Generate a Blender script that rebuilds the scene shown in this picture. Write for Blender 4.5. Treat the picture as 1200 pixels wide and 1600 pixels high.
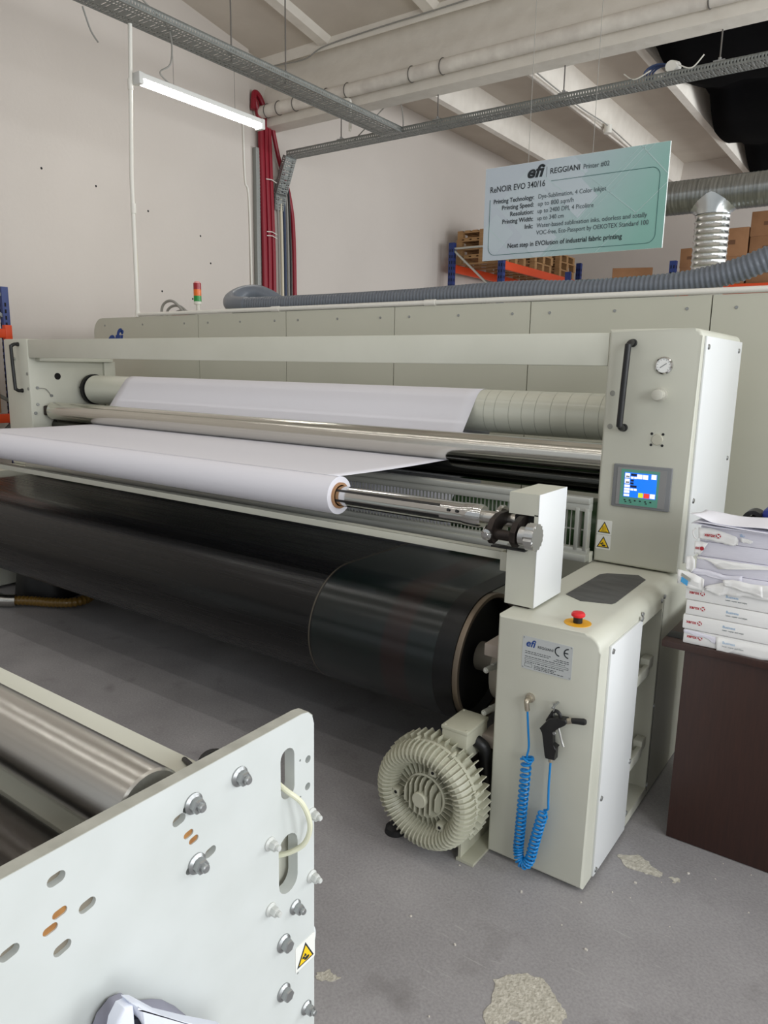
import bpy, bmesh, math, random
from mathutils import Vector, Matrix
random.seed(7)
PI = math.pi
for o in list(bpy.data.objects):
    bpy.data.objects.remove(o)
SC = bpy.context.scene
COL = SC.collection

# ------------------------------------------------------------------ camera, world, lights, exposure
cam_d = bpy.data.cameras.new('camera')
cam = bpy.data.objects.new('camera', cam_d)
COL.objects.link(cam)
right = Vector((0.81132565, 0.58433204, 0.01751461))
down = Vector((0.12705652, -0.14701131, -0.98094052))
fwd = Vector((-0.57062013, 0.79808755, -0.19351725))
M = Matrix((right, -down, -fwd)).transposed().to_4x4()
M.translation = (0, 0, 1.68)
cam.matrix_world = M
cam_d.sensor_fit = 'AUTO'
cam_d.sensor_width = 36.0
cam_d.lens = 1151.69 / 1600 * 36
cam_d.clip_start = 0.02
SC.camera = cam

SC.view_settings.view_transform = 'Standard'
SC.view_settings.look = 'None'
SC.view_settings.gamma = 1
SC.view_settings.use_curve_mapping = False
SC.view_settings.exposure = 0.48

w = bpy.data.worlds.new('World')
SC.world = w
w.use_nodes = True
wb = w.node_tree.nodes['Background']
wb.inputs[0].default_value = (0.93, 0.97, 1.0, 1)
wb.inputs[1].default_value = 0.37


def area(name, loc, rot, sx, sy, power, col=(1, 1, 1)):
    l = bpy.data.lights.new(name, 'AREA')
    l.shape = 'RECTANGLE'
    l.size = sx
    l.size_y = sy
    l.energy = power
    l.color = col
    o = bpy.data.objects.new(name, l)
    o.location = loc
    o.rotation_euler = rot
    COL.objects.link(o)
    return o


# daylight through the tall windows of the right-hand wall
for wy, wp in ((-1.6, 118), (2.4, 115), (6.4, 140), (10.2, 190), (14.0, 200)):
    area('window_daylight', (4.42, wy, 2.75), (0, PI / 2, 0), 3.0, 2.6, wp, (0.93, 0.97, 1.0))
# rows of ceiling tubes of the hall, above and behind the camera
for lx, ly, lz in ((-2.2, 1.6, 4.25), (-2.2, 0.0, 4.4), (-1.5, -2.0, 4.5)):
    area('hall_tube_row', (lx, ly, lz), (0, 0, 0), 8.0, 0.035, 13, (1.0, 0.98, 0.94))


# ------------------------------------------------------------------ materials
def lin(c):
    c = c / 255
    return c / 12.92 if c <= 0.04045 else ((c + 0.055) / 1.055) ** 2.4


def C3(r, g, b):
    return (lin(r), lin(g), lin(b), 1)


MATS = {}


def mat(name, rgb, rough=0.5, metal=0.0, rgb2=None, scale=6.0, contrast=0.5, bump=0.0, bscale=60.0,
        stretch=None, spec=0.5, coat=0.0, emit=None, estr=0.0, detail=6.0):
    if name in MATS:
        return MATS[name]
    m = bpy.data.materials.new(name)
    m.use_nodes = True
    nt = m.node_tree
    p = nt.nodes['Principled BSDF']
    p.inputs['Roughness'].default_value = rough
    p.inputs['Metallic'].default_value = metal
    p.inputs['Specular IOR Level'].default_value = spec
    p.inputs['Coat Weight'].default_value = coat
    p.inputs['Base Color'].default_value = C3(*rgb)
    vec = None
    if rgb2 or bump:
        tc = nt.nodes.new('ShaderNodeTexCoord')
        mp = nt.nodes.new('ShaderNodeMapping')
        nt.links.new(tc.outputs['Object'], mp.inputs[0])
        if stretch:
            mp.inputs['Scale'].default_value = stretch
        vec = mp.outputs[0]
    if rgb2:
        n = nt.nodes.new('ShaderNodeTexNoise')
        n.inputs['Scale'].default_value = scale
        n.inputs['Detail'].default_value = detail
        nt.links.new(vec, n.inputs['Vector'])
        cr = nt.nodes.new('ShaderNodeValToRGB')
        cr.color_ramp.elements[0].position = 0.5 - contrast / 2
        cr.color_ramp.elements[1].position = 0.5 + contrast / 2
        cr.color_ramp.elements[0].color = C3(*rgb2)
        cr.color_ramp.elements[1].color = C3(*rgb)
        nt.links.new(n.outputs[0], cr.inputs[0])
        nt.links.new(cr.outputs[0], p.inputs['Base Color'])
    if bump:
        n2 = nt.nodes.new('ShaderNodeTexNoise')
        n2.inputs['Scale'].default_value = bscale
        n2.inputs['Detail'].default_value = 4
        nt.links.new(vec, n2.inputs['Vector'])
        b = nt.nodes.new('ShaderNodeBump')
        b.inputs['Strength'].default_value = bump
        b.inputs['Distance'].default_value = 0.01
        nt.links.new(n2.outputs[0], b.inputs['Height'])
        nt.links.new(b.outputs[0], p.inputs['Normal'])
    if emit:
        p.inputs['Emission Color'].default_value = C3(*emit)
        p.inputs['Emission Strength'].default_value = estr
    MATS[name] = m
    return m


PAINT = mat('machine_paint', (210, 210, 197), 0.42, rgb2=(202, 202, 188), scale=3, contrast=0.5)
PAINT_W = mat('cover_paint', (226, 228, 228), 0.45)
PLATE = mat('plate_paint', (208, 212, 210), 0.45, rgb2=(200, 204, 201), scale=8, contrast=0.4)
PANEL = mat('housing_paint', (200, 199, 183), 0.4, rgb2=(194, 193, 177), scale=2, contrast=0.6)
EDGE = mat('raw_edge', (186, 186, 176), 0.6, rgb2=(160, 159, 149), scale=30, contrast=0.6)
WALL = mat('wall_plaster', (210, 202, 194), 0.9, rgb2=(204, 196, 188), scale=1.2, contrast=0.7, bump=0.15, bscale=25)
CONC = mat('white_concrete', (236, 230, 220), 0.9, rgb2=(222, 215, 204), scale=5, contrast=0.6, bump=0.5, bscale=12)
SLAB = mat('ceiling_slab_paint', (214, 205, 193), 0.9, rgb2=(200, 190, 178), scale=2, contrast=0.6, bump=0.2, bscale=20)
ALU = mat('aluminium', (196, 197, 190), 0.45, 0.6)
STEEL = mat('brushed_steel', (218, 216, 208), 0.2, 1.0, rgb2=(200, 197, 188), scale=3, contrast=0.7, stretch=(0.3, 60, 60))
STEEL2 = mat('dull_steel', (206, 204, 198), 0.27, 1.0, rgb2=(188, 186, 180), scale=4, contrast=0.7, stretch=(0.4, 40, 40))
CHROME = mat('chrome', (205, 205, 203), 0.12, 1.0)
DCHROME = mat('dark_chrome', (70, 70, 66), 0.12, 1.0)
ZINC = mat('zinc_bolt', (168, 170, 170), 0.38, 0.9)
WNUT = mat('painted_nut', (205, 207, 203), 0.45, 0.1)
GALV = mat('galvanised_sheet', (144, 147, 144), 0.5, 0.4, rgb2=(126, 129, 126), scale=14, contrast=0.6)
DUCTM = mat('spiral_duct_metal', (166, 168, 166), 0.3, 1.0, rgb2=(120, 122, 120), scale=3, contrast=0.6, stretch=(30, 2, 2))
SADDLE = mat('saddle_sheet', (190, 194, 194), 0.24, 1.0)
BLACK = mat('black_plastic', (26, 26, 27), 0.42)
RUBBER = mat('black_rubber', (18, 18, 19), 0.6)
DSTEEL = mat('oiled_steel', (74, 66, 62), 0.42, 0.7, rgb2=(45, 40, 38), scale=25, contrast=0.5)
PAPER = mat('white_paper_web', (240, 239, 247), 0.7)
CARD = mat('cardboard_core', (176, 134, 98), 0.8)
WHITETUBE = mat('white_coated_tube', (222, 223, 209), 0.25, coat=0.3)
TUBELINE = mat('tube_seam', (176, 177, 164), 0.4)
PVC = mat('white_pvc', (232, 229, 220), 0.5)
PIPEW = mat('painted_pipe', (236, 230, 220), 0.6, rgb2=(208, 200, 191), scale=7, contrast=0.5)
HOSEG = mat('grey_hose', (108, 114, 123), 0.36)
RED = mat('red_conduit', (142, 16, 38), 0.4)
BLUEP = mat('blue_rack_paint', (38, 58, 120), 0.45)
ORANGE = mat('orange_rack_paint', (226, 78, 34), 0.45)
KRAFT = mat('carton_kraft', (164, 120, 84), 0.85, rgb2=(150, 108, 75), scale=8, contrast=0.6)
TAPEM = mat('carton_tape', (178, 140, 102), 0.5)
WOODP = mat('pallet_wood', (186, 146, 100), 0.8, rgb2=(150, 112, 74), scale=6, contrast=0.6, stretch=(1, 8, 8))
WENGE = mat('wenge_laminate', (62, 36, 28), 0.42, rgb2=(47, 27, 21), scale=9, contrast=0.6, stretch=(22, 22, 1.2))
CLOTHB = mat('black_fabric', (5, 5, 6), 1.0, rgb2=(10, 10, 11), scale=12, contrast=0.5, spec=0.05)
BLOWER = mat('cast_aluminium_paint', (192, 191, 172), 0.45, rgb2=(182, 181, 162), scale=10, contrast=0.5)
AIRBLUE = mat('blue_air_hose', (8, 128, 200), 0.3)
SIGNW = mat('sign_edge', (232, 236, 234), 0.5)
INK = mat('dark_print', (30, 38, 44), 0.6)
INKG = mat('grey_print', (74, 86, 92), 0.6)
FRAMEG = mat('green_print_line', (62, 106, 104), 0.6)
PALE = mat('pale_print_line', (186, 208, 208), 0.6)
XRED = mat('red_print', (172, 38, 50), 0.6)
XBLUE = mat('pale_blue_print', (122, 168, 206), 0.6)
LOGOB = mat('blue_print', (26, 66, 140), 0.5)
WPAPER = mat('ream_wrapper', (236, 235, 233), 0.65)
SHEETS = mat('sheet_edges', (228, 226, 236), 0.75, rgb2=(214, 212, 222), scale=40, contrast=0.6, stretch=(0.5, 0.5, 20))
YEL = mat('warning_yellow', (248, 204, 20), 0.5)
ESTRED = mat('emergency_red', (222, 36, 44), 0.4)
ESTYEL = mat('emergency_yellow', (228, 168, 28), 0.5)
DGREEN = mat('dark_green_belt', (58, 88, 50), 0.35, rgb2=(48, 74, 42), scale=5, contrast=0.5)
AMBER = mat('amber_hose', (120, 92, 40), 0.3)
MATG = mat('grip_mat', (98, 98, 95), 0.85, rgb2=(78, 78, 76), scale=9, contrast=0.5, bump=0.4, bscale=260, stretch=(1, 3, 1))
BRASSM = mat('nickel_fitting', (186, 178, 162), 0.35, 0.8)
GREYP = mat('grey_panel_plastic', (128, 130, 132), 0.45)
TEAL = mat('panel_teal', (98, 166, 146), 0.45)
SCRN = mat('screen_blue', (20, 110, 232), 0.3, emit=(26, 118, 240), estr=0.55)
SCRW = mat('screen_white', (240, 240, 240), 0.3, emit=(240, 240, 240), estr=0.55)
SCRR = mat('screen_red', (226, 60, 46), 0.3, emit=(226, 60, 46), estr=0.5)
SCRY = mat('screen_yellow', (206, 216, 50), 0.3, emit=(206, 216, 50), estr=0.5)
SCRD = mat('screen_dark', (40, 40, 70), 0.3)
LAMPM = mat('lit_tube', (255, 255, 255), 0.4, emit=(255, 252, 246), estr=14)
CAPM = mat('lamp_cap', (214, 214, 210), 0.5)
GREYC = mat('grey_cable', (150, 148, 142), 0.6)
WIREM = mat('steel_wire', (120, 116, 112), 0.5, 0.6)
CLOTHG = mat('grey_cloth', (150, 150, 164), 0.9)
CLOTHW = mat('white_cloth', (224, 228, 240), 0.85)
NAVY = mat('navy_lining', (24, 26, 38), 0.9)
LAMP_R = mat('beacon_red', (156, 22, 34), 0.3)
LAMP_O = mat('beacon_orange', (232, 112, 28), 0.3)
LAMP_G = mat('beacon_green', (26, 146, 60), 0.3)
HOLE = mat('dark_hole', (16, 15, 14), 0.9)
RUSTY = mat('rusty_slot', (176, 128, 70), 0.7, rgb2=(140, 92, 48), scale=60, contrast=0.5)
CLEARH = mat('pale_tubing', (226, 226, 200), 0.25)
GAUGEF = mat('gauge_face', (242, 243, 240), 0.4)
PLATEM = mat('rating_plate_metal', (204, 208, 208), 0.4, 0.2)


def nodes_floor():
    m = bpy.data.materials.new('painted_concrete_floor')
    m.use_nodes = True
    nt = m.node_tree
    p = nt.nodes['Principled BSDF']
    tc = nt.nodes.new('ShaderNodeTexCoord')

    def noise(scale, det, st=(1, 1, 1), dist=0.0):
        mp = nt.nodes.new('ShaderNodeMapping')
        mp.inputs['Scale'].default_value = st
        mp.inputs['Rotation'].default_value = (0, 0, 0.5)
        nt.links.new(tc.outputs['Object'], mp.inputs[0])
        n = nt.nodes.new('ShaderNodeTexNoise')
        n.inputs['Scale'].default_value = scale
        n.inputs['Detail'].default_value = det
        n.inputs['Distortion'].default_value = dist
        nt.links.new(mp.outputs[0], n.inputs['Vector'])
        return n

    def ramp(n, a, ca, b, cb):
        r = nt.nodes.new('ShaderNodeValToRGB')
        r.color_ramp.elements[0].position = a
        r.color_ramp.elements[1].position = b
        r.color_ramp.elements[0].color = ca
        r.color_ramp.elements[1].color = cb
        nt.links.new(n.outputs[0], r.inputs[0])
        return r

    def mix(a, b, f=None, fac=0.5, mode='MIX'):
        x = nt.nodes.new('ShaderNodeMix')
        x.data_type = 'RGBA'
        x.blend_type = mode
        x.inputs[0].default_value = fac
        if f:
            nt.links.new(f, x.inputs[0])
        nt.links.new(a, x.inputs[6])
        nt.links.new(b, x.inputs[7])
        return x.outputs[2]

    base = ramp(noise(2.2, 8), 0.3, C3(152, 149, 150), 0.7, C3(174, 171, 172))
    fine = ramp(noise(120, 8, dist=0.3), 0.3, C3(150, 150, 150), 0.65, C3(255, 255, 255))
    c = mix(base.outputs[0], fine.outputs[0], fac=0.3, mode='MULTIPLY')
    dark = ramp(noise(5.5, 5), 0.60, (0, 0, 0, 1), 0.78, (1, 1, 1, 1))
    dk = nt.nodes.new('ShaderNodeRGB')
    dk.outputs[0].default_value = C3(112, 108, 107)
    fm = nt.nodes.new('ShaderNodeMath')
    fm.operation = 'MULTIPLY'
    fm.inputs[1].default_value = 0.55
    nt.links.new(dark.outputs[0], fm.inputs[0])
    c = mix(c, dk.outputs[0], f=fm.outputs[0])
    scr = ramp(noise(16, 3, (0.35, 4.5, 1), 2.2), 0.66, (0, 0, 0, 1), 0.72, (1, 1, 1, 1))
    fm2 = nt.nodes.new('ShaderNodeMath')
    fm2.operation = 'MULTIPLY'
    fm2.inputs[1].default_value = 0.35
    nt.links.new(scr.outputs[0], fm2.inputs[0])
    lt = nt.nodes.new('ShaderNodeRGB')
    lt.outputs[0].default_value = C3(200, 197, 195)
    c = mix(c, lt.outputs[0], f=fm2.outputs[0])
    nt.links.new(c, p.inputs['Base Color'])
    p.inputs['Roughness'].default_value = 0.55
    b = nt.nodes.new('ShaderNodeBump')
    b.inputs['Strength'].default_value = 0.1
    b.inputs['Distance'].default_value = 0.01
    nb = noise(60, 8, dist=0.2)
    nt.links.new(nb.outputs[0], b.inputs['Height'])
    nt.links.new(b.outputs[0], p.inputs['Normal'])
    return m


FLOOR = nodes_floor()
CHIP = mat('bare_concrete', (212, 207, 194), 0.9, rgb2=(172, 167, 153), scale=70, contrast=0.4, bump=0.6, bscale=120)


def nodes_belt():
    m = bpy.data.materials.new('black_transport_belt')
    m.use_nodes = True
    nt = m.node_tree
    p = nt.nodes['Principled BSDF']
    tc = nt.nodes.new('ShaderNodeTexCoord')
    mp = nt.nodes.new('ShaderNodeMapping')
    mp.inputs['Scale'].default_value = (0.35, 26, 26)
    nt.links.new(tc.outputs['Object'], mp.inputs[0])
    n = nt.nodes.new('ShaderNodeTexNoise')
    n.inputs['Scale'].default_value = 2.2
    n.inputs['Detail'].default_value = 7
    nt.links.new(mp.outputs[0], n.inputs['Vector'])
    r = nt.nodes.new('ShaderNodeValToRGB')
    r.color_ramp.elements[0].position = 0.35
    r.color_ramp.elements[1].position = 0.75
    r.color_ramp.elements[0].color = C3(6, 7, 8)
    r.color_ramp.elements[1].color = C3(19, 19, 20)
    nt.links.new(n.outputs[0], r.inputs[0])
    nt.links.new(r.outputs[0], p.inputs['Base Color'])
    r2 = nt.nodes.new('ShaderNodeValToRGB')
    r2.color_ramp.elements[0].position = 0.3
    r2.color_ramp.elements[1].position = 0.75
    r2.color_ramp.elements[0].color = (0.2, 0.2, 0.2, 1)
    r2.color_ramp.elements[1].color = (0.34, 0.34, 0.34, 1)
    nt.links.new(n.outputs[0], r2.inputs[0])
    nt.links.new(r2.outputs[0], p.inputs['Roughness'])
    p.inputs['Specular IOR Level'].default_value = 0.32
    return m


BELT = nodes_belt()
BELT_E = mat('belt_edge_band', (10, 11, 12), 0.34, spec=.35)
BELT_R = mat('belt_worn_band', (36, 16, 14), 0.26, rgb2=(14, 12, 12), scale=4, contrast=0.6, stretch=(30, 3, 3))
BELT_G = mat('belt_glossy_band', (8, 24, 22), 0.22, rgb2=(9, 12, 13), scale=3, contrast=0.8, stretch=(20, 3, 3))
SEAM = mat('belt_seam', (78, 72, 60), 0.5)


def nodes_sign():
    m = bpy.data.materials.new('printed_sign_face')
    m.use_nodes = True
    nt = m.node_tree
    p = nt.nodes['Principled BSDF']
    p.inputs['Roughness'].default_value = 0.45
    tc = nt.nodes.new('ShaderNodeTexCoord')
    sx = nt.nodes.new('ShaderNodeSeparateXYZ')
    nt.links.new(tc.outputs['Generated'], sx.inputs[0])
    a = nt.nodes.new('ShaderNodeMath')
    a.operation = 'MULTIPLY_ADD'
    a.inputs[1].default_value = -0.28
    nt.links.new(sx.outputs[2], a.inputs[0])
    nt.links.new(sx.outputs[0], a.inputs[2])
    r = nt.nodes.new('ShaderNodeValToRGB')
    r.color_ramp.elements[0].position = 0.15
    r.color_ramp.elements[1].position = 0.85
    r.color_ramp.elements[0].color = C3(190, 200, 209)
    r.color_ramp.elements[1].color = C3(138, 186, 175)
    nt.links.new(a.outputs[0], r.inputs[0])
    nt.links.new(r.outputs[0], p.inputs['Base Color'])
    return m


SIGNF = nodes_sign()
SIGND = mat('sign_diamond_print', (202, 210, 218), 0.5)
SIGND2 = mat('sign_diamond_green', (146, 190, 182), 0.5)

# ------------------------------------------------------------------ mesh helpers
ORG = {}


def obj(name, bm, m, parent=None, sharp=32, local=False):
    """link a bmesh as ONE mesh object; coordinates are world ones, shifted to the thing's origin"""
    if isinstance(bm, bpy.types.Mesh):
        me = bm
    else:
        bmesh.ops.recalc_face_normals(bm, faces=bm.faces)
        me = bpy.data.meshes.new(name)
        bm.to_mesh(me)
        bm.free()
    ms = m if isinstance(m, (list, tuple)) else [m]
    for x in ms:
        me.materials.append(x)
    o = bpy.data.objects.new(name, me)
    COL.objects.link(o)
    off = Vector((0, 0, 0))
    if parent is not None:
        off = ORG[parent.name]
        o.parent = parent
    if off.length:
        me.transform(Matrix.Translation(-off))
    ORG[o.name] = off
    if len(me.polygons):
        me.polygons.foreach_set('use_smooth', [True] * len(me.polygons))
        me.set_sharp_from_angle(angle=math.radians(sharp))
    return o


def tag(o, label, cat, group=None, kind=None):
    o['label'] = label
    o['category'] = cat
    if group:
        o['group'] = group
    if kind:
        o['kind'] = kind
    return o


def thing(name, label, cat, loc=(0, 0, 0), group=None, local=False):
    o = bpy.data.objects.new(name, None)
    o.empty_display_size = 0.1
    COL.objects.link(o)
    o.location = loc
    ORG[o.name] = Vector((0, 0, 0)) if local else Vector(loc)
    return tag(o, label, cat, group)


def struct(name, bm, m, parent=None):
    o = obj(name, bm, m, parent)
    if parent is None:
        o['kind'] = 'structure'
    return o


def rebase(o, loc):
    """move the origin of a one-mesh thing to loc"""
    o.data.transform(Matrix.Translation(-Vector(loc)))
    o.location = loc
    ORG[o.name] = Vector(loc)
    return o


def B():
    return bmesh.new()


def box(bm, x0, x1, y0, y1, z0, z1, bev=0.0, seg=2, mi=0):
    vs = [bm.verts.new(c) for c in ((x0, y0, z0), (x1, y0, z0), (x1, y1, z0), (x0, y1, z0),
                                    (x0, y0, z1), (x1, y0, z1), (x1, y1, z1), (x0, y1, z1))]
    fs = [bm.faces.new([vs[i] for i in f]) for f in
          ((0, 3, 2, 1), (4, 5, 6, 7), (0, 1, 5, 4), (1, 2, 6, 5), (2, 3, 7, 6), (3, 0, 4, 7))]
    for f in fs:
        f.material_index = mi
    if bev:
        es = list({e for f in fs for e in f.edges})
        r = bmesh.ops.bevel(bm, geom=es, offset=bev, segments=seg, profile=0.5, affect='EDGES')
        for f in r['faces']:
            f.material_index = mi
    return fs


def oriented_box(bm, center, ax, ay, az, hx, hy, hz):
    c = Vector(center)
    vs = []
    for sz in (-1, 1):
        for sx, sy in ((-1, -1), (1, -1), (1, 1), (-1, 1)):
            vs.append(bm.verts.new(c + ax * hx * sx + ay * hy * sy + az * hz * sz))
    for f in ((0, 3, 2, 1), (4, 5, 6, 7), (0, 1, 5, 4), (1, 2, 6, 5), (2, 3, 7, 6), (3, 0, 4, 7)):
        bm.faces.new([vs[i] for i in f])


def bar(bm, p0, p1, w, h, up=(0, 0, 1)):
    p0 = Vector(p0)
    p1 = Vector(p1)
    d = (p1 - p0)
    L = d.length
    d.normalize()
    u = Vector(up)
    s = d.cross(u)
    if s.length < 1e-5:
        s = d.cross(Vector((1, 0, 0)))
    s.normalize()
    u = s.cross(d).normalized()
    oriented_box(bm, (p0 + p1) / 2, d, s, u, L / 2, w / 2, h / 2)


def frame_of(d):
    d = Vector(d).normalized()
    a = Vector((0, 0, 1)) if abs(d.z) < 0.9 else Vector((1, 0, 0))
    u = d.cross(a).normalized()
    v = d.cross(u).normalized()
    return d, u, v


def lathe(bm, origin, axis, prof, seg=32, mi=0):
    """prof: list of (distance along axis, radius)"""
    d, u, v = frame_of(axis)
    o = Vector(origin)
    rings = []
    for t, r in prof:
        if r <= 1e-6:
            rings.append([bm.verts.new(o + d * t)])
        else:
            rings.append([bm.verts.new(o + d * t + (u * math.cos(2 * PI * k / seg) + v * math.sin(2 * PI * k / seg)) * r)
                          for k in range(seg)])
    for a, b in zip(rings, rings[1:]):
        for k in range(seg):
            k2 = (k + 1) % seg
            if len(a) == 1 and len(b) == 1:
                continue
            if len(a) == 1:
                f = bm.faces.new((a[0], b[k2], b[k]))
            elif len(b) == 1:
                f = bm.faces.new((a[k], a[k2], b[0]))
            else:
                f = bm.faces.new((a[k], a[k2], b[k2], b[k]))
            f.material_index = mi


def cyl(bm, p0, p1, r, seg=24, r1=None, mi=0):
    p0 = Vector(p0)
    p1 = Vector(p1)
    L = (p1 - p0).length
    r1 = r if r1 is None else r1
    lathe(bm, p0, p1 - p0, [(0, 0), (0, r), (L, r1), (L, 0)], seg, mi)


def smooth_path(pts, n=8):
    P = [Vector(p) for p in pts]
    out = []
    for i in range(len(P) - 1):
        p0 = P[max(i - 1, 0)]
        p1, p2 = P[i], P[i + 1]
        p3 = P[min(i + 2, len(P) - 1)]
        for k in range(n):
            t = k / n
            out.append(0.5 * ((2 * p1) + (-p0 + p2) * t + (2 * p0 - 5 * p1 + 4 * p2 - p3) * t * t
                              + (-p0 + 3 * p1 - 3 * p2 + p3) * t ** 3))
    out.append(P[-1])
    return out


def resample(pts, step):
    out = [pts[0].copy()]
    acc = 0.0
    for a, b in zip(pts, pts[1:]):
        L = (b - a).length
        while acc + L >= step and L > 1e-9:
            t = (step - acc) / L
            a = a.lerp(b, t)
            out.append(a.copy())
            L = (b - a).length
            acc = 0.0
        acc += L
    return out


def tube(bm, pts, r, seg=12, caps=True, mi=0):
    """sweep a circle along pts; r is a number or a function of the index"""
    P = [Vector(p) for p in pts]
    n = len(P)
    t0 = (P[1] - P[0]).normalized()
    _, u, _ = frame_of(t0)
    rings = []
    for i in range(n):
        t = (P[min(i + 1, n - 1)] - P[max(i - 1, 0)])
        if t.length < 1e-9:
            t = t0
        t.normalize()
        u = (u - t * u.dot(t))
        if u.length < 1e-6:
            _, u, _ = frame_of(t)
        u.normalize()
        v = t.cross(u)
        rr = r(i) if callable(r) else r
        rings.append([bm.verts.new(P[i] + (u * math.cos(2 * PI * k / seg) + v * math.sin(2 * PI * k / seg)) * rr)
                      for k in range(seg)])
    for a, b in zip(rings, rings[1:]):
        for k in range(seg):
            k2 = (k + 1) % seg
            f = bm.faces.new((a[k], a[k2], b[k2], b[k]))
            f.material_index = mi
    if caps:
        for ring in (rings[0], rings[-1]):
            f = bm.faces.new(ring)
            f.material_index = mi


def P3(axis, a, p):
    if axis == 'x':
        return (a, p[0], p[1])
    if axis == 'y':
        return (p[0], a, p[1])
    return (p[0], p[1], a)


def prism(bm, pts, axis, a0, a1, mi=0, bev=0.0):
    A = [bm.verts.new(P3(axis, a0, p)) for p in pts]
    Bv = [bm.verts.new(P3(axis, a1, p)) for p in pts]
    n = len(pts)
    fs = [bm.faces.new(A), bm.faces.new(Bv)]
    for i in range(n):
        fs.append(bm.faces.new((A[i], A[(i + 1) % n], Bv[(i + 1) % n], Bv[i])))
    for f in fs:
        f.material_index = mi
    if bev:
        es = list(fs[0].edges)
        bmesh.ops.bevel(bm, geom=es, offset=bev, segments=3, profile=0.5, affect='EDGES')


def rrect(x0, x1, z0, z1, r, n=6, corners='abcd'):
    """rounded rectangle outline: a bottom-left, b bottom-right, c top-right, d top-left"""
    out = []
    for c, cx, cz, a0 in (('a', x0, z0, PI), ('b', x1, z0, 1.5 * PI), ('c', x1, z1, 0), ('d', x0, z1, 0.5 * PI)):
        if c in corners and r > 0:
            px = cx + (r if cx == x0 else -r)
            pz = cz + (r if cz == z0 else -r)
            for k in range(n + 1):
                t = a0 + 0.5 * PI * k / n
                out.append((px + r * math.cos(t), pz + r * math.sin(t)))
        else:
            out.append((cx, cz))
    return out


def stadium(cx, cz, L, wdt, ang, n=8):
    """slot outline centred at cx,cz"""
    r = wdt / 2
    h = max(L / 2 - r, 0)
    out = []
    for s, a0 in ((1, -PI / 2), (-1, PI / 2)):
        for k in range(n + 1):
            t = a0 + PI * k / n
            x = s * h + r * math.cos(t)
            z = r * math.sin(t)
            out.append((cx + x * math.cos(ang) - z * math.sin(ang), cz + x * math.sin(ang) + z * math.cos(ang)))
    return out


def holed_plate(outer, holes, depth, mapping):
    """flat plate with holes; mapping(x, y, z) gives the place of a local point, z in 0..depth"""
    cu = bpy.data.curves.new('tmp', 'CURVE')
    cu.dimensions = '2D'
    cu.fill_mode = 'BOTH'
    cu.extrude = depth / 2
    for loop in [outer] + holes:
        s = cu.splines.new('POLY')
        s.points.add(len(loop) - 1)
        for p, q in zip(s.points, loop):
            p.co = (q[0], q[1], 0, 1)
        s.use_cyclic_u = True
    o = bpy.data.objects.new('tmp', cu)
    COL.objects.link(o)
    bpy.context.view_layer.update()
    dg = bpy.context.evaluated_depsgraph_get()
    me = bpy.data.meshes.new_from_object(o.evaluated_get(dg))
    bpy.data.objects.remove(o)
    for v in me.vertices:
        v.co = mapping(v.co.x, v.co.y, v.co.z + depth / 2)
    bm = bmesh.new()
    bm.from_mesh(me)
    bmesh.ops.remove_doubles(bm, verts=bm.verts, dist=1e-6)
    bpy.data.meshes.remove(me)
    return bm


def text_bm(body, size, mapping, align='LEFT', shear=0.0, bold=0.0, depth=0.0006, width=None):
    cu = bpy.data.curves.new('tmp', 'FONT')
    cu.body = body
    cu.size = size
    cu.align_x = align
    cu.shear = shear
    cu.offset = bold * size
    cu.extrude = depth / 2
    cu.resolution_u = 3
    o = bpy.data.objects.new('tmp', cu)
    COL.objects.link(o)
    bpy.context.view_layer.update()
    dg = bpy.context.evaluated_depsgraph_get()
    me = bpy.data.meshes.new_from_object(o.evaluated_get(dg))
    bpy.data.objects.remove(o)
    xs = [v.co.x for v in me.vertices] or [0, 1]
    k = 1.0
    if width:
        k = width / max(max(xs) - min(xs), 1e-6)
    for v in me.vertices:
        v.co = mapping(v.co.x * k, v.co.y, v.co.z + depth / 2)
    bm = bmesh.new()
    bm.from_mesh(me)
    bpy.data.meshes.remove(me)
    return bm


def on_front(X, Z, Y):
    """text on a face looking towards -Y"""
    return lambda x, y, z: Vector((X + x, Y - z, Z + y))


def on_side(Yo, Z, X):
    """text on a face looking towards +X"""
    return lambda x, y, z: Vector((X + z, Yo + x, Z + y))


def flat(bm, pts, mapping, depth=0.0006, mi=0):
    n = len(pts)
    A = [bm.verts.new(mapping(p[0], p[1], 0)) for p in pts]
    Bv = [bm.verts.new(mapping(p[0], p[1], depth)) for p in pts]
    fs = [bm.faces.new(A), bm.faces.new(Bv)]
    for i in range(n):
        fs.append(bm.faces.new((A[i], A[(i + 1) % n], Bv[(i + 1) % n], Bv[i])))
    for f in fs:
        f.material_index = mi


def join_bm(a, b):
    me = bpy.data.meshes.new('tmp')
    b.to_mesh(me)
    b.free()
    a.from_mesh(me)
    bpy.data.meshes.remove(me)
    return a


def circ(cx, cy, r, n=24):
    return [(cx + r * math.cos(2 * PI * k / n), cy + r * math.sin(2 * PI * k / n)) for k in range(n)]


def copy_tree(o, parent=None):
    c = o.copy()
    COL.objects.link(c)
    if parent:
        c.parent = parent
    for ch in o.children:
        copy_tree(ch, c)
    return c


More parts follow.
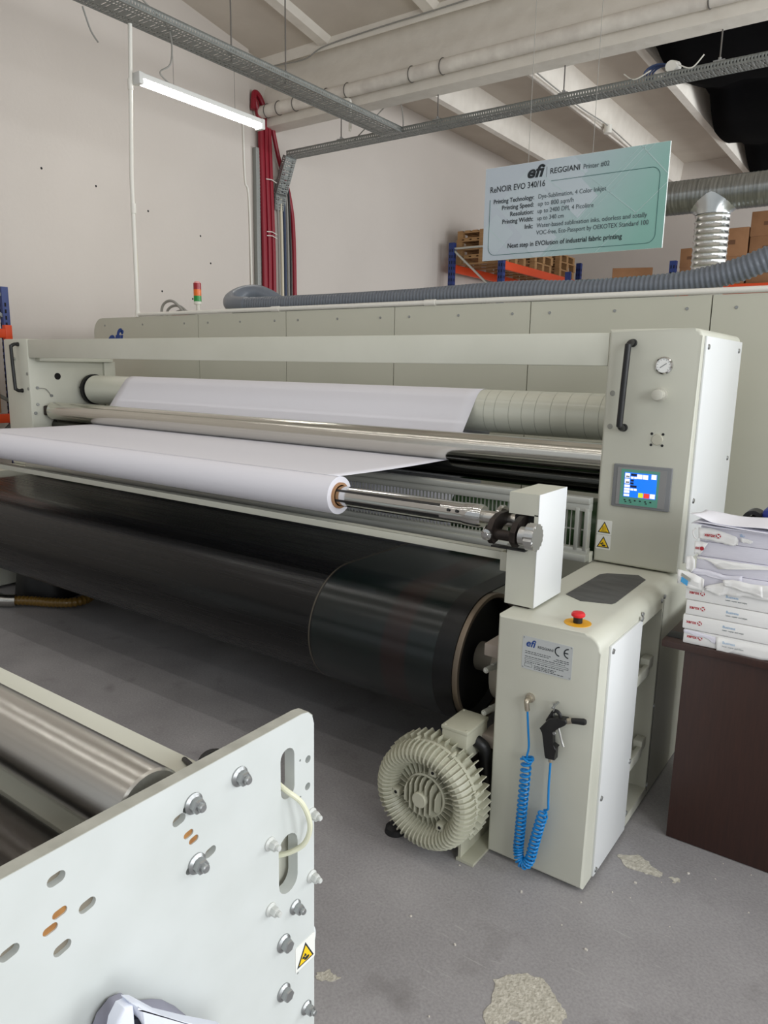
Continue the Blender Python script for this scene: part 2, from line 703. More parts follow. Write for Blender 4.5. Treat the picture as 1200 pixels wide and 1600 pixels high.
# ------------------------------------------------------------------ the hall
XW = -7.4
bm = B(); box(bm, -7.6, 4.7, -5.2, 16.7, -0.1, 0.0)
floor = struct('floor', bm, FLOOR)
for pts in (
    [(-.763, 1.638), (-.728, 1.68), (-.698, 1.708), (-.66, 1.723), (-.619, 1.704), (-.589, 1.675), (-.555, 1.65), (-.55, 1.617),
     (-.552, 1.58), (-.572, 1.555), (-.598, 1.563), (-.662, 1.545), (-.685, 1.481), (-.728, 1.509), (-.738, 1.576)],
    [(-.663, 2.385), (-.627, 2.412), (-.592, 2.43), (-.558, 2.405), (-.503, 2.38), (-.511, 2.354), (-.551, 2.344), (-.603, 2.337), (-.643, 2.357)],
    [(-.483, 2.375), (-.457, 2.387), (-.447, 2.374), (-.465, 2.356)],
    [(-1.175, 1.357), (-1.151, 1.385), (-1.13, 1.379), (-1.107, 1.38), (-1.133, 1.349), (-1.159, 1.336)],
):
    out = []
    n = len(pts)
    for i in range(n):
        a = Vector(pts[i]); b = Vector(pts[(i + 1) % n])
        for k in range(4):
            q = a.lerp(b, k / 4)
            out.append((q.x + random.uniform(-.005, .005), q.y + random.uniform(-.005, .005)))
    bm = B(); prism(bm, out, 'z', 0.0002, 0.0016)
    struct('worn_patch', bm, CHIP, floor)
bm = B()
for k in range(30):
    px, py = random.uniform(-1.1, -0.15), random.uniform(1.25, 2.6)
    if -1.06 < px < -.68 and py > 2.1:
        continue
    r = random.uniform(.001, .003)
    oriented_box(bm, (px, py, r * .7), Vector((math.cos(k), math.sin(k), 0)), Vector((-math.sin(k), math.cos(k), 0)),
                 Vector((0, 0, 1)), r * 1.4, r, r * .7)
o = obj('paint_crumbs', bm, mat('crumb', (216, 210, 200), 0.9))
tag(o, 'small pale crumbs of chipped paint scattered over the grey floor', 'debris', kind='stuff')

bm = B(); box(bm, XW - .2, XW + .04, -5.2, 7.21, 0, 8.0)
wl = struct('wall_left', bm, WALL)
bm = B(); box(bm, XW - .2, XW, 7.21, 16.7, 0, 6.4)
struct('wall_left', bm, WALL)
bm = B()
for y, z in ((3.55, 3.62), (4.35, 3.55), (4.95, 3.5), (5.6, 3.36), (6.35, 3.2), (3.55, 2.55), (5.75, 2.5), (6.2, 2.45), (6.5, 2.9)):
    lathe(bm, (XW + .039, y, z), (1, 0, 0), [(0, 0), (0, .013), (.003, .011), (.003, 0)], 8)
struct('anchor_holes', bm, HOLE, wl)
bm = B(); box(bm, XW - .2, 4.7, 16.5, 16.7, 0, 6.4)
struct('wall_back', bm, WALL)
# the right-hand wall with its tall window openings
bm = B()
box(bm, 4.5, 4.7, -5.2, 16.7, 0, 1.2); box(bm, 4.5, 4.7, -5.2, 16.7, 4.3, 8.0)
for y0, y1 in ((-5.2, -2.95), (-.25, 1.05), (3.75, 5.05), (7.75, 9.05), (11.75, 12.65), (15.35, 16.7)):
    box(bm, 4.5, 4.7, y0, y1, 1.2, 4.3)
struct('wall_right', bm, WALL)


def roof_z(y):
    return 5.5 + .17 * (7.42 - y)


bm = B()
prism(bm, [(7.9, roof_z(7.42)), (7.42, roof_z(7.42)), (-5.2, roof_z(-5.2)), (-5.2, roof_z(-5.2) + .2), (7.9, roof_z(7.42) + .2)], 'x', XW - .2, 4.7)
struct('ceiling', bm, SLAB)
bm = B(); box(bm, XW - .2, 4.7, 7.7, 16.7, 5.83, 6.0)
struct('ceiling', bm, SLAB)
# girder across the hall
G = [(7.42, 5.52), (7.42, 5.375), (7.60, 5.46), (7.60, 5.312), (7.53, 5.16), (7.45, 5.0), (7.45, 4.69), (7.69, 4.69), (7.69, 5.0), (7.6, 5.3), (7.75, 5.5), (7.75, 5.83)]
bm = B(); prism(bm, G, 'x', XW, 4.6)
struct('ceiling_beam', bm, CONC)
for jx in (-6.17, -4.68, -3.28, -1.85, -.4, 1.05, 2.5, 3.95):
    bm = B()
    prism(bm, [(jx, 5.84), (jx, 5.46), (jx + .02, 5.4), (jx + .13, 5.4), (jx + .15, 5.46), (jx + .19, 5.84)], 'y', 7.7, 16.5)
    struct('ceiling_joist', bm, CONC)
for jx in (-6.42, -4.92, -3.42, -1.92, -.42, 1.08, 2.58):
    bm = B()
    A = [bm.verts.new((jx + dx, 7.44, roof_z(7.42) + dz)) for dx, dz in ((0, .02), (.0, -.0), (.04, -.07), (.17, -.07), (.24, .02))]
    Bv = [bm.verts.new((jx + dx, -5.1, roof_z(-5.1) + dz)) for dx, dz in ((0, .02), (.0, -.0), (.04, -.07), (.17, -.07), (.24, .02))]
    bm.faces.new(A); bm.faces.new(Bv)
    for i in range(5):
        bm.faces.new((A[i], A[(i + 1) % 5], Bv[(i + 1) % 5], Bv[i]))
    struct('ceiling_joist', bm, CONC)

# pipes under the girder
t = thing('heating_pipe', 'thick white painted pipe running along the concrete girder', 'pipe', (-7.3, 7.37, 4.845))
bm = B(); cyl(bm, (XW + .02, 7.37, 4.845), (4.5, 7.37, 4.845), .074, 24)
obj('pipe', bm, PIPEW, t)
for x in (-7.2, -7.0, -6.72, -6.22, -5.9, -5.0, -4.6, -1.9):
    bm = B(); tube(bm, [Vector((x + .01 * math.sin(a), 7.37 + .078 * math.cos(a), 4.845 + .078 * math.sin(a))) for a in [k * PI / 12 for k in range(25)]], .006, 6)
    obj('tie_wire', bm, WIREM, t)
bm = B(); tube(bm, smooth_path([(-6.3, 7.36, 4.755), (-5.98, 7.36, 4.75), (-5.87, 7.36, 4.735), (-5.86, 7.37, 4.68), (-5.86, 7.37, 4.4)], 6), .019, 12)
tag(obj('conduit_drop', bm, PVC), 'thin white conduit dropping from the girder pipe to the cable tray', 'conduit')
bm = B(); tube(bm, smooth_path([(-7.1, 7.4, 5.36), (-6.6, 7.4, 5.33), (-6.3, 7.41, 5.41), (-5.6, 7.405, 5.43), (-4.8, 7.4, 5.43), (-3.85, 7.4, 5.44)], 8), .008, 8)
tag(obj('lighting_cable', bm, GREYC), 'thin grey cable sagging along the upper face of the girder', 'cable')
t = thing('junction_box', 'round white junction box with wires high on the girder', 'junction box', (-3.78, 7.4, 5.42))
bm = B(); lathe(bm, (-3.78, 7.42, 5.42), (0, -1, 0), [(0, 0), (0, .05), (.05, .045), (.05, 0)], 20)
obj('box_body', bm, PVC, t)
for dx in (-.03, .03, .07):
    bm = B(); tube(bm, smooth_path([(-3.78, 7.38, 5.45), (-3.78 + dx, 7.36, 5.52), (-3.7 + dx, 7.38, 5.56)], 5), .005, 6)
    obj('wire', bm, GREYC, t)
t = thing('joist_conduit', 'thin white conduit with a small box fixed under the second joist', 'conduit', (-4.58, 8, 5.38))
bm = B(); cyl(bm, (-4.58, 7.75, 5.38), (-4.58, 14.5, 5.38), .016, 10)
obj('pipe', bm, PIPEW, t)
bm = B(); cyl(bm, (-4.47, 12.05, 5.30), (-4.47, 12.05, 5.42), .06, 16)
obj('junction_box', bm, PVC, t)
bm = B(); tube(bm, smooth_path([(-4.42, 8.0, 5.42), (-4.42, 9.3, 5.33), (-4.44, 10.8, 5.34), (-4.46, 12.05, 5.4), (-4.44, 13.6, 5.34), (-4.45, 14.6, 5.39)], 8), .009, 8)
obj('cable', bm, GREYC, t)

# black fabric hung under the skylight
bm = B()
NX, NY = 26, 70
edge = [(7.75, -2.96), (9.28, -2.94), (9.9, -3.0), (10.7, -3.04), (11.4, -2.99), (11.5, -2.88), (11.8, -2.92), (12.8, -3.08), (14.0, -3.1), (14.5, -2.98), (15.9, -3.1), (16.45, -3.1)]


def edge_x(y):
    for (a, xa), (b, xb) in zip(edge, edge[1:]):
        if a <= y <= b:
            return xa + (xb - xa) * (y - a) / (b - a)
    return -3.0


grid = []
for j in range(NY + 1):
    y = 7.76 + (16.4 - 7.76) * j / NY
    row = []
    for i in range(NX + 1):
        u = i / NX
        x = edge_x(y) + (4.4 - edge_x(y)) * u
        ph = (y - 8.4) / 3.05
        sag = .2 * abs(math.sin(PI * ph)) ** .7
        z = 5.52 - sag + .03 * math.sin(9 * x + 2 * y) - .02 * math.sin(23 * x)
        row.append(bm.verts.new((x, y, z)))
    grid.append(row)
for a, b in zip(grid, grid[1:]):
    for i in range(NX):
        bm.faces.new((a[i], a[i + 1], b[i + 1], b[i]))
o = obj('black_curtain', bm, CLOTHB)
sm = o.modifiers.new('thick', 'SOLIDIFY'); sm.thickness = .008
tag(o, 'black fabric hung in swags under the skylight between the joists', 'fabric')


# ------------------------------------------------------------------ cable trays
def tray_mesh(bm, p0, p1, width, lip, side, up=Vector((0, 0, 1))):
    """perforated U channel from p0 to p1: p0,p1 are the middle of the base"""
    p0 = Vector(p0); p1 = Vector(p1)
    d = p1 - p0; L = d.length; d.normalize()
    s = Vector(side)
    nrm = d.cross(s).normalized()
    if nrm.dot(up) < 0:
        nrm = -nrm
    # rows across: list of (position vector offset, kind)
    rows = []
    h = width / 2
    rows.append((s * -h + nrm * lip, 0))
    for q in (.62, .3):
        rows.append((s * -h + nrm * lip * q, 0))
    nb = 13
    for k in range(nb + 1):
        rows.append((s * (-h + width * k / nb), 0))
    for q in (.3, .62, 1):
        rows.append((s * h + nrm * lip * q, 0))
    lipcells = {1, len(rows) - 3}
    per = .056
    n = int(L / per)
    cols = []
    for i in range(n):
        for q in (0, .2, .35, .5, .7, .85):
            cols.append((i + q) * per)
    cols.append(L)
    V = [[bm.verts.new(p0 + d * c + r[0]) for r in rows] for c in cols]
    nr = len(rows)
    for i in range(len(cols) - 1):
        k = i % 6
        for j in range(nr - 1):
            hole = False
            if j in lipcells:
                hole = k in (1, 4)
            else:
                b = j - 3
                if b in (1, 11, 3, 9):
                    hole = k in (1, 2, 4)
                elif b in (5, 6, 7):
                    hole = k == (1 if (i // 6) % 2 else 3)
            if not hole:
                bm.faces.new((V[i][j], V[i][j + 1], V[i + 1][j + 1], V[i + 1][j]))


def tray(name, bm, label, loc):
    o = obj(name, bm, GALV, sharp=20)
    m = o.modifiers.new('gauge', 'SOLIDIFY'); m.thickness = .002
    rebase(o, loc)
    return tag(o, label, 'cable tray')


TZ = 4.36
bm = B(); tray_mesh(bm, (-5.44, 1.2, TZ), (-5.44, 7.62, TZ), .3, .06, (1, 0, 0))
tray('cable_tray', bm, 'wide perforated cable tray running towards the girder above the lamp', (-5.44, 4.5, TZ))
bm = B(); tray_mesh(bm, (-7.12, 7.72, TZ), (3.5, 7.72, TZ), .2, .06, (0, 1, 0))
tray_mesh(bm, (-7.30, 7.72, 3.92), (-7.12, 7.72, TZ), .2, .06, (0, 1, 0), up=Vector((-1, 0, 0.3)))
tray_mesh(bm, (-7.33, 7.72, 3.72), (-7.31, 7.72, 3.92), .2, .06, (0, 1, 0), up=Vector((-1, 0, 0)))
tray('cable_tray', bm, 'long perforated cable tray under the girder with its end bent down at the wall', (-3, 7.72, TZ))
for x, y, z1, lab in (
    (-5.415, 5.09, roof_z(5.09), 'threaded rod holding the wide cable tray, first from the lamp'),
    (-5.372, 5.75, roof_z(5.75), 'threaded rod holding the wide cable tray, second from the lamp'),
    (-6.23, 7.66, 4.69, 'long thin rod passing down to the tray bend beside the wall'),
    (-4.83, 7.66, 4.69, 'threaded rod between girder and long tray, beside the tray junction'),
    (-3.33, 7.66, 4.69, 'threaded rod between girder and long tray, second from the tray junction'),
    (-1.85, 7.66, 4.69, 'threaded rod between girder and long tray, in front of the black fabric'),
):
    t = thing('threaded_rod', lab, 'rod', (x, y, TZ))
    bm = B(); cyl(bm, (x, y, TZ - .012), (x, y, z1), .007, 8)
    obj('rod', bm, WIREM, t)
    bm = B(); box(bm, x - .05, x + .05, y - .03, y + .03, TZ + .055, TZ + .075); cyl(bm, (x, y, TZ + .075), (x, y, TZ + .1), .016, 6)
    obj('hanger_clamp', bm, ZINC, t)
t = thing('cable_bundle', 'blue and white cable coil lying on the long tray by the black fabric', 'cable', (-2.35, 7.72, TZ + .06))
bm = B()
for k in range(4):
    tube(bm, [Vector((-2.42 + .12 * math.cos(a) + .02 * k, 7.7 + .02 * k, TZ + .1 + .07 * math.sin(a))) for a in [q * PI / 8 for q in range(17)]], .009, 6)
obj('blue_loops', bm, mat('blue_cable', (60, 78, 120), 0.5), t)
bm = B(); lathe(bm, (-2.27, 7.62, TZ + .1), (0, 1, .2), [(0, 0), (0, .05), (.14, .06), (.14, 0)], 14)
tube(bm, smooth_path([(-2.72, 7.66, TZ + .13), (-2.6, 7.62, TZ + .05), (-2.45, 7.62, TZ + .1)], 6), .006, 6)
tube(bm, smooth_path([(-2.2, 7.62, TZ + .1), (-2.08, 7.62, TZ + .05), (-1.98, 7.62, TZ + .14)], 6), .006, 6)
obj('white_connector', bm, PVC, t)
for pts, lab in (
    ([(-6.1, 7.75, 4.42), (-5.9, 7.75, 4.55), (-5.6, 7.75, 4.74), (-5.42, 7.74, 4.74), (-5.36, 7.74, 4.55), (-5.36, 7.74, 4.4)], 'thin white cable looping over the junction of the two trays'),
    ([(-5.3, 2.95, 5.0), (-5.36, 3.7, 4.7), (-5.5, 4.22, 4.55), (-5.42, 4.4, 4.38), (-5.34, 4.35, 4.1), (-5.42, 4.3, 4.02), (-5.5, 4.5, 3.985)], 'grey cable looping from the wide tray down to the lamp'),
    ([(-5.55, 3.7, 4.33), (-5.58, 3.78, 4.2), (-5.55, 3.82, 4.12)], 'short loose wire end hanging under the wide tray'),
):
    bm = B(); tube(bm, smooth_path(pts, 8), .007, 8)
    tag(obj('loose_cable', bm, GREYC), lab, 'cable')

# the lamp
t = thing('tube_lamp', 'lit white tube lamp hanging below the wide cable tray', 'lamp', (-5.5, 4.83, 3.96))
bm = B(); prism(bm, rrect(-.045, .045, -.01, .035, .008), 'y', 0, 1, 0)
for v in bm.verts:
    v.co = Vector((-5.5 + v.co.x, 4.13 + v.co.y * 1.4, 3.955 + v.co.z))
obj('housing', bm, CAPM, t)
bm = B(); lathe(bm, (-5.5, 4.16, 3.944), (0, 1, 0), [(0, 0), (0, .042), (1.34, .042), (1.34, 0)], 20)
obj('diffuser', bm, LAMPM, t)
for y in (4.115, 5.5):
    bm = B(); box(bm, -5.55, -5.45, y, y + .045, 3.898, 3.992, .008)
    obj('end_cap', bm, CAPM, t)
for y in (4.5, 5.2):
    bm = B(); cyl(bm, (-5.5, y, 3.98), (-5.5, y, TZ), .002, 6)
    obj('hanging_wire', bm, WIREM, t)

# ------------------------------------------------------------------ conduit on the housing and up to the tray
t = thing('white_conduit', 'white plastic conduit along the housing top and straight up to the tray', 'conduit', (-5.58, 4.1, 2.08))
bm = B()
tube(bm, [(-5.59, 4.1, 2.1), (-5.59, 4.1, 3.2), (-5.52, 4.1, 4.34)], .017, 12)
obj('riser', bm, PVC, t)
bm = B(); tube(bm, [(-5.59, 4.1, 2.083), (-3.9, 4.1, 2.083), (1.6, 4.1, 2.083)], .016, 12)
obj('run', bm, PVC, t)
bm = B(); lathe(bm, (-5.59, 4.1, 2.065), (0, 0, 1), [(0, 0), (0, .021), (.05, .021), (.05, 0)], 12)
obj('elbow', bm, PVC, t)
for x in (-3.95, -2.6):
    bm = B(); cyl(bm, (x - .04, 4.1, 2.083), (x + .04, 4.1, 2.083), .02, 12)
    obj('coupling', bm, PVC, t)
for z in (2.95, 3.9):
    bm = B(); cyl(bm, (-5.585 if z < 3.2 else -5.55, 4.1, z - .04), (-5.585 if z < 3.2 else -5.55, 4.1, z + .04), .022, 12)
    obj('coupling', bm, PVC, t)
bm = B(); tube(bm, smooth_path([(-5.73, 4.2, 2.07), (-5.68, 4.17, 2.3), (-5.635, 4.15, 2.5), (-5.63, 4.13, 3.2), (-5.55, 4.13, 4.33)], 8), .007, 8)
tag(obj('yellowed_cable', bm, mat('yellowed_cable', (216, 210, 178), 0.6)), 'thin yellowed cable beside the white conduit riser', 'cable')

# ------------------------------------------------------------------ red conduits and cables in the recess of the left wall
def wall_pipe(name, pts, r, m, lab, cat, grp=None):
    bm = B(); tube(bm, smooth_path(pts, 8), r, 10)
    o = obj(name, bm, m)
    rebase(o, pts[0])
    return tag(o, lab, cat, grp)


wall_pipe('red_conduit', [(-7.33, 7.41, 1.0), (-7.33, 7.41, 3.0), (-7.33, 7.38, 4.3), (-7.33, 7.36, 4.7), (-7.33, 7.29, 4.93), (-7.33, 7.24, 4.98)], .04, RED, 'red corrugated conduit in the wall recess, front one of the pair beside the trunking', 'conduit')
wall_pipe('red_conduit', [(-7.34, 7.48, 1.0), (-7.33, 7.50, 3.0), (-7.33, 7.46, 4.3), (-7.33, 7.45, 4.8), (-7.33, 7.38, 5.0), (-7.33, 7.27, 5.05), (-7.33, 7.24, 4.85)], .036, RED, 'red corrugated conduit in the wall recess, rear one bending over at the top', 'conduit')
wall_pipe('red_conduit', [(-7.33, 7.585, 2.55), (-7.33, 7.58, 3.2), (-7.33, 7.54, 4.2), (-7.33, 7.52, 4.7)], .032, RED, 'short red conduit with cables fanning out of its lower end', 'conduit')
wall_pipe('red_conduit', [(-7.34, 8.02, 1.0), (-7.34, 8.0, 3.2), (-7.35, 7.93, 3.9), (-7.34, 7.7, 4.4), (-7.33, 7.52, 4.95)], .03, RED, 'thin red conduit slanting behind the bent tray end', 'conduit')
t = thing('wall_trunking', 'grey slotted trunking strip beside the red conduits', 'trunking', (-7.36, 7.34, 1.0))
bm = B(); box(bm, -7.39, -7.33, 7.28, 7.345, 1.0, 4.42, .004)
for k in range(80):
    box(bm, -7.331, -7.327, 7.31, 7.345, 1.05 + k * .042, 1.06 + k * .042)
obj('strip', bm, mat('trunking_grey', (150, 152, 148), 0.5), t)
for y, m, lab, r in ((7.72, GREYC, 'grey cable running down below the bent tray, beside the red conduits', .014),
                     (7.78, mat('cream_cable', (214, 206, 184), .6), 'cream cable running down below the bent tray', .02),
                     (7.84, mat('dark_blue_cable', (40, 56, 86), .5), 'dark blue cable running down below the bent tray', .02),
                     (7.90, GREYC, 'grey cable running down below the bent tray, beside the thin red conduit', .016),
                     (7.95, BLACK, 'black cable running down below the bent tray', .014)):
    wall_pipe('wall_cable', [(-7.35, y + .04, 1.0), (-7.35, y, 2.4), (-7.35, y - .01, 3.2), (-7.34, y - .04, 3.8), (-7.33, y - .08, 4.1)], r, m, lab, 'cable')
wall_pipe('wall_cable', [(-7.33, 7.62, 2.55), (-7.31, 7.57, 2.35), (-7.33, 7.55, 1.2)], .016, mat('green_cable', (60, 140, 84), .5), 'green cable coming out of the short red conduit', 'cable')
wall_pipe('wall_cable', [(-7.33, 7.63, 2.55), (-7.31, 7.68, 2.35), (-7.33, 7.68, 1.2)], .018, mat('orange_cable', (216, 88, 60), .5), 'orange cable coming out of the short red conduit', 'cable')
wall_pipe('wall_cable', [(-7.33, 7.18, 1.0), (-7.35, 7.17, 3.6), (-7.35, 7.1, 4.0), (-7.35, 7.08, 4.75)], .012, PVC, 'thin white cable down the wall edge left of the red conduits', 'cable')
for z in (2.62, 3.35, 3.4, 4.05):
    bm = B(); tube(bm, [(-7.27, 7.4, z), (-7.27, 7.5, z + .01), (-7.28, 7.6, z - .01)], .006, 6)
    tag(obj('cable_tie', bm, PVC), 'pale cable tie round the red conduits', 'cable tie', 'cable ties on the red conduits')
# ------------------------------------------------------------------ printer housing behind the gantry
HY = 4.1
HT = 2.065
t = thing('printer_housing', 'long pale grey printer housing behind the gantry', 'machine', (-3, 5.4, 0))
xs = [-6.25, -4.81, -3.845, -2.874, -1.907, -.915, .05, 1.2]
bm = B(); box(bm, -6.1, 1.2, HY + .04, 6.9, 0, HT - .01)
obj('body', bm, PANEL, t)
for i, (a, b) in enumerate(zip(xs, xs[1:])):
    bm = B()
    prism(bm, rrect(a + .003, b - .003, .02, HT, .13 if i == 0 else 0, 8, 'd'), 'y', HY, HY + .04)
    pnl = obj('cover_panel', bm, PANEL, t)
    k = 0
    for q in (.12, .5, .88):
        sx = a + (b - a) * q
        bm = B(); lathe(bm, (sx, HY, HT - .065), (0, -1, 0), [(0, 0), (0, .009), (.004, .007), (.004, 0)], 8)
        obj('screw', bm, ZINC, pnl)
LOGO = lambda X, Z, Y: on_front(X, Z, Y)
o = obj('logo', text_bm('efi', .24, on_front(-6.06, 1.80, HY), shear=.25, bold=.03), LOGOB, t)

# signal light and cables on the housing
t = thing('signal_light', 'slim red, orange and green signal light on the printer housing', 'signal light', (-5.4, 4.6, HT - .01))
x, y = -5.395, 4.6
bm = B(); cyl(bm, (x, y, HT - .01), (x, y, 2.2), .018, 14); obj('pole', bm, PVC, t)
for z0, z1, m, n in ((2.2, 2.225, PVC, 'collar'), (2.225, 2.275, LAMP_G, 'green_lamp'), (2.275, 2.33, LAMP_O, 'orange_lamp'), (2.33, 2.385, LAMP_R, 'red_lamp'), (2.385, 2.4, mat('pinkish_cap', (214, 150, 148), .4), 'cap')):
    bm = B(); lathe(bm, (x, y, z0), (0, 0, 1), [(0, 0), (0, .034), (z1 - z0, .034 if n != 'cap' else .02), (z1 - z0, 0)], 20)
    obj(n, bm, m, t)
for k, (x0, h) in enumerate(((-5.78, .17), (-5.74, .13), (-5.69, .085))):
    bm = B(); tube(bm, smooth_path([(x0, 4.5 + .03 * k, 2.06), (x0 + .01, 4.5 + .03 * k, 2.06 + h * .7), (x0 + .09, 4.5 + .03 * k, 2.06 + h), (x0 + .2, 4.5 + .03 * k, 2.06 + h * .9), (-5.42 + .03 * k, 4.5 + .03 * k, 2.085)], 8), .012, 10)
    tag(obj('looped_cable', bm, GREYC), ('outermost', 'middle', 'innermost')[k] + ' of the grey cable loops left of the signal light', 'cable')
bm = B(); tube(bm, smooth_path([(-5.62, 4.46, 2.07), (-5.5, 4.46, 2.095), (-5.36, 4.47, 2.08), (-5.2, 4.5, 2.07)], 6), .02, 10)
tag(obj('red_flex', bm, RED), 'short red flexible conduit lying at the foot of the signal light', 'conduit')

# corrugated grey hose
pts = [(1.5, 4.9, 3.4), (1.0, 4.75, 3.25), (.5, 4.6, 2.98), (.0, 4.42, 2.64), (-.45, 4.3, 2.36), (-.715, 4.27, 2.245), (-.853, 4.27, 2.196), (-1.005, 4.27, 2.162), (-1.166, 4.27, 2.142), (-1.408, 4.27, 2.133), (-1.706, 4.27, 2.131),
       (-2.117, 4.27, 2.146), (-2.573, 4.27, 2.138), (-2.821, 4.27, 2.132), (-3.085, 4.27, 2.13), (-3.542, 4.27, 2.129), (-3.983, 4.27, 2.131),
       (-4.324, 4.27, 2.134), (-4.5, 4.28, 2.14), (-4.64, 4.32, 2.155), (-4.74, 4.41, 2.20), (-4.74, 4.53, 2.255), (-4.66, 4.61, 2.27), (-4.56, 4.65, 2.235), (-4.47, 4.69, 2.18), (-4.41, 4.72, 2.14)]
P = resample(smooth_path(pts, 24), .0065)
bm = B(); tube(bm, P, lambda i: (.064 if (i // 2) % 2 else .0585) if P[i].x > -4.42 and P[i].y < 4.5 else .068, 18)
o = obj('corrugated_hose', bm, HOSEG, sharp=80)
rebase(o, (-2.5, 4.27, HT))
tag(o, 'thick grey corrugated hose lying along the top of the printer housing', 'hose')

# spiral duct
t = thing('ventilation_duct', 'silver spiral duct with a branch dropping behind the printer housing', 'duct', (-1.43, 6.2, 2.06))
DZ = 2.99
bm = B()
prof = []
L = 7.4
n = int(L / .03)
for k in range(n + 1):
    prof.append((k * .03, .122)); prof.append((k * .03 + .006, .1245)); prof.append((k * .03 + .012, .122))
lathe(bm, (-2.6, 6.2, DZ), (1, 0, 0), [(0, 0)] + prof + [(prof[-1][0], 0)], 28)
obj('main_duct', bm, DUCTM, t, sharp=60)
bm = B()
prof = [(0, 0)]
z = 0
while z < .8:
    prof += [(z, .122), (z + .008, .127), (z + .016, .122), (z + .04, .121)]
    z += .045
lathe(bm, (-1.44, 6.2, 2.06), (0, 0, 1), prof + [(z, 0)], 28)
obj('branch', bm, mat('bright_duct_metal', (205, 206, 204), .25, 1.0), t, sharp=60)
bm = B()
N = 36
rings = []
for q in range(7):
    s = q / 6
    ring = []
    for k in range(N):
        a = 2 * PI * k / N
        ca, sa = math.cos(a), math.sin(a)
        rx = .125 + .05 * s ** 1.6
        px = ca * rx
        py = sa * .126
        ztop = DZ - math.sqrt(max(.127 ** 2 - py * py, 0)) if abs(py) < .127 else DZ
        zz = (2.84) + (ztop + .012 - 2.84) * s if s < 1 else ztop + .012
        ring.append(bm.verts.new((-1.44 + px, 6.2 + py * (1 + .02 * s), zz)))
    rings.append(ring)
for a, b in zip(rings, rings[1:]):
    for k in range(N):
        bm.faces.new((a[k], a[(k + 1) % N], b[(k + 1) % N], b[k]))
obj('saddle', bm, SADDLE, t, sharp=25)

# ------------------------------------------------------------------ hanging sign
SY = 4.6
SX0, SX1, SZ0, SZ1 = -2.512, -1.333, 2.388, 2.967
SW, SH = SX1 - SX0, SZ1 - SZ0
t = thing('information_sign', 'pale teal information sign hanging above the printer housing', 'sign', (-1.92, 4.6, SZ0))
bm = B(); box(bm, SX0, SX1, SY, SY + .012, SZ0, SZ1)
obj('board', bm, SIGNW, t)
bm = B(); box(bm, SX0 + .001, SX1 - .001, SY - .0008, SY, SZ0 + .001, SZ1 - .001)
obj('print', bm, SIGNF, t)


def S(u, v):
    return (SX0 + u * SW, SZ0 + v * SH)


def clip_poly(pts):
    """keep the part of a polygon inside the sign"""
    for ax, lim, sgn in ((0, SX0 + .002, 1), (0, SX1 - .002, -1), (1, SZ0 + .002, 1), (1, SZ1 - .002, -1)):
        out = []
        for a, b in zip(pts, pts[1:] + pts[:1]):
            da, db = sgn * (a[ax] - lim), sgn * (b[ax] - lim)
            if da >= 0:
                out.append(a)
            if da * db < 0:
                q = da / (da - db)
                out.append((a[0] + (b[0] - a[0]) * q, a[1] + (b[1] - a[1]) * q))
        pts = out
        if len(pts) < 3:
            return []
    return pts


bm = B()
k = 0
for cx, cz, h in ((-2.22, 2.72, .2), (-2.12, 2.50, .13), (-1.98, 2.87, .17), (-1.86, 2.72, .12), (-2.42, 2.55, .13)):
    pl = clip_poly([(cx - h, cz), (cx, cz - h), (cx + h, cz), (cx, cz + h)])
    if pl:
        prism(bm, pl, 'y', SY - .0012 - .0001 * k, SY - .0008)
    k += 1
obj('diamond_print', bm, mat('sign_tint', (192, 204, 211), .5), t)
bm = B()
for a, b, wd in (((.36, -.02), (.90, 1.02), .0045), ((.40, -.02), (.94, 1.02), .003), ((.50, .3), (.86, 1.0), .003), ((.86, 1.0), (1.0, .70), .004),
                 ((.55, .86), (.86, .36), .0035), ((.30, .92), (.5, .60), .003), ((.02, .38), (.22, .0), .003), ((.66, .0), (1.0, .62), .003)):
    A = Vector(S(*a)); Bq = Vector(S(*b))
    nn = (Bq - A).normalized()
    nn = Vector((-nn.y, nn.x)) * wd / 2
    pl = clip_poly([tuple(A - nn), tuple(Bq - nn), tuple(Bq + nn), tuple(A + nn)])
    if pl:
        prism(bm, pl, 'y', SY - .0022, SY - .0012)
obj('line_print', bm, PALE, t)
# rounded outline with a gap at the heading
bm = B()
fr = rrect(*S(.035, 0)[:1], *S(.962, 0)[:1], S(0, .055)[1], S(0, .778)[1], .05, 8)
fr3 = [Vector((p[0], 0, p[1])) for p in fr]
start = Vector((S(.395, 0)[0], 0, S(0, .778)[1]))
endp = Vector((S(.035, 0)[0], 0, S(0, .66)[1]))
loop = [start] + [p for p in fr3 if True]
# order: from the gap along the top edge to the right, down, left, up to the end point
tr = [p for p in fr3 if p.x > -1.92 and p.z > 2.6][::-1]
br = [p for p in fr3 if p.x > -1.92 and p.z < 2.6][::-1]
bl = [p for p in fr3 if p.x < -1.92 and p.z < 2.6][::-1]
line = [start] + tr + br + bl + [endp]
for a, b in zip(line, line[1:]):
    d = (b - a)
    if d.length < 1e-6:
        continue
    d.normalize()
    nn = Vector((-d.z, 0, d.x)) * .0016
    prism(bm, [((a - nn).x, (a - nn).z), ((b - nn).x, (b - nn).z), ((b + nn).x, (b + nn).z), ((a + nn).x, (a + nn).z)], 'y', SY - .0024, SY - .0008)
obj('outline_print', bm, FRAMEG, t)
YT = SY - .0024


def sign_text(body, u, v, size, m=INK, align='LEFT', bold=0.0, shear=0.0, width=None):
    X, Z = S(u, v)
    obj('lettering', text_bm(body, size, on_front(X, Z, YT), align, shear, bold, width=width), m, t)


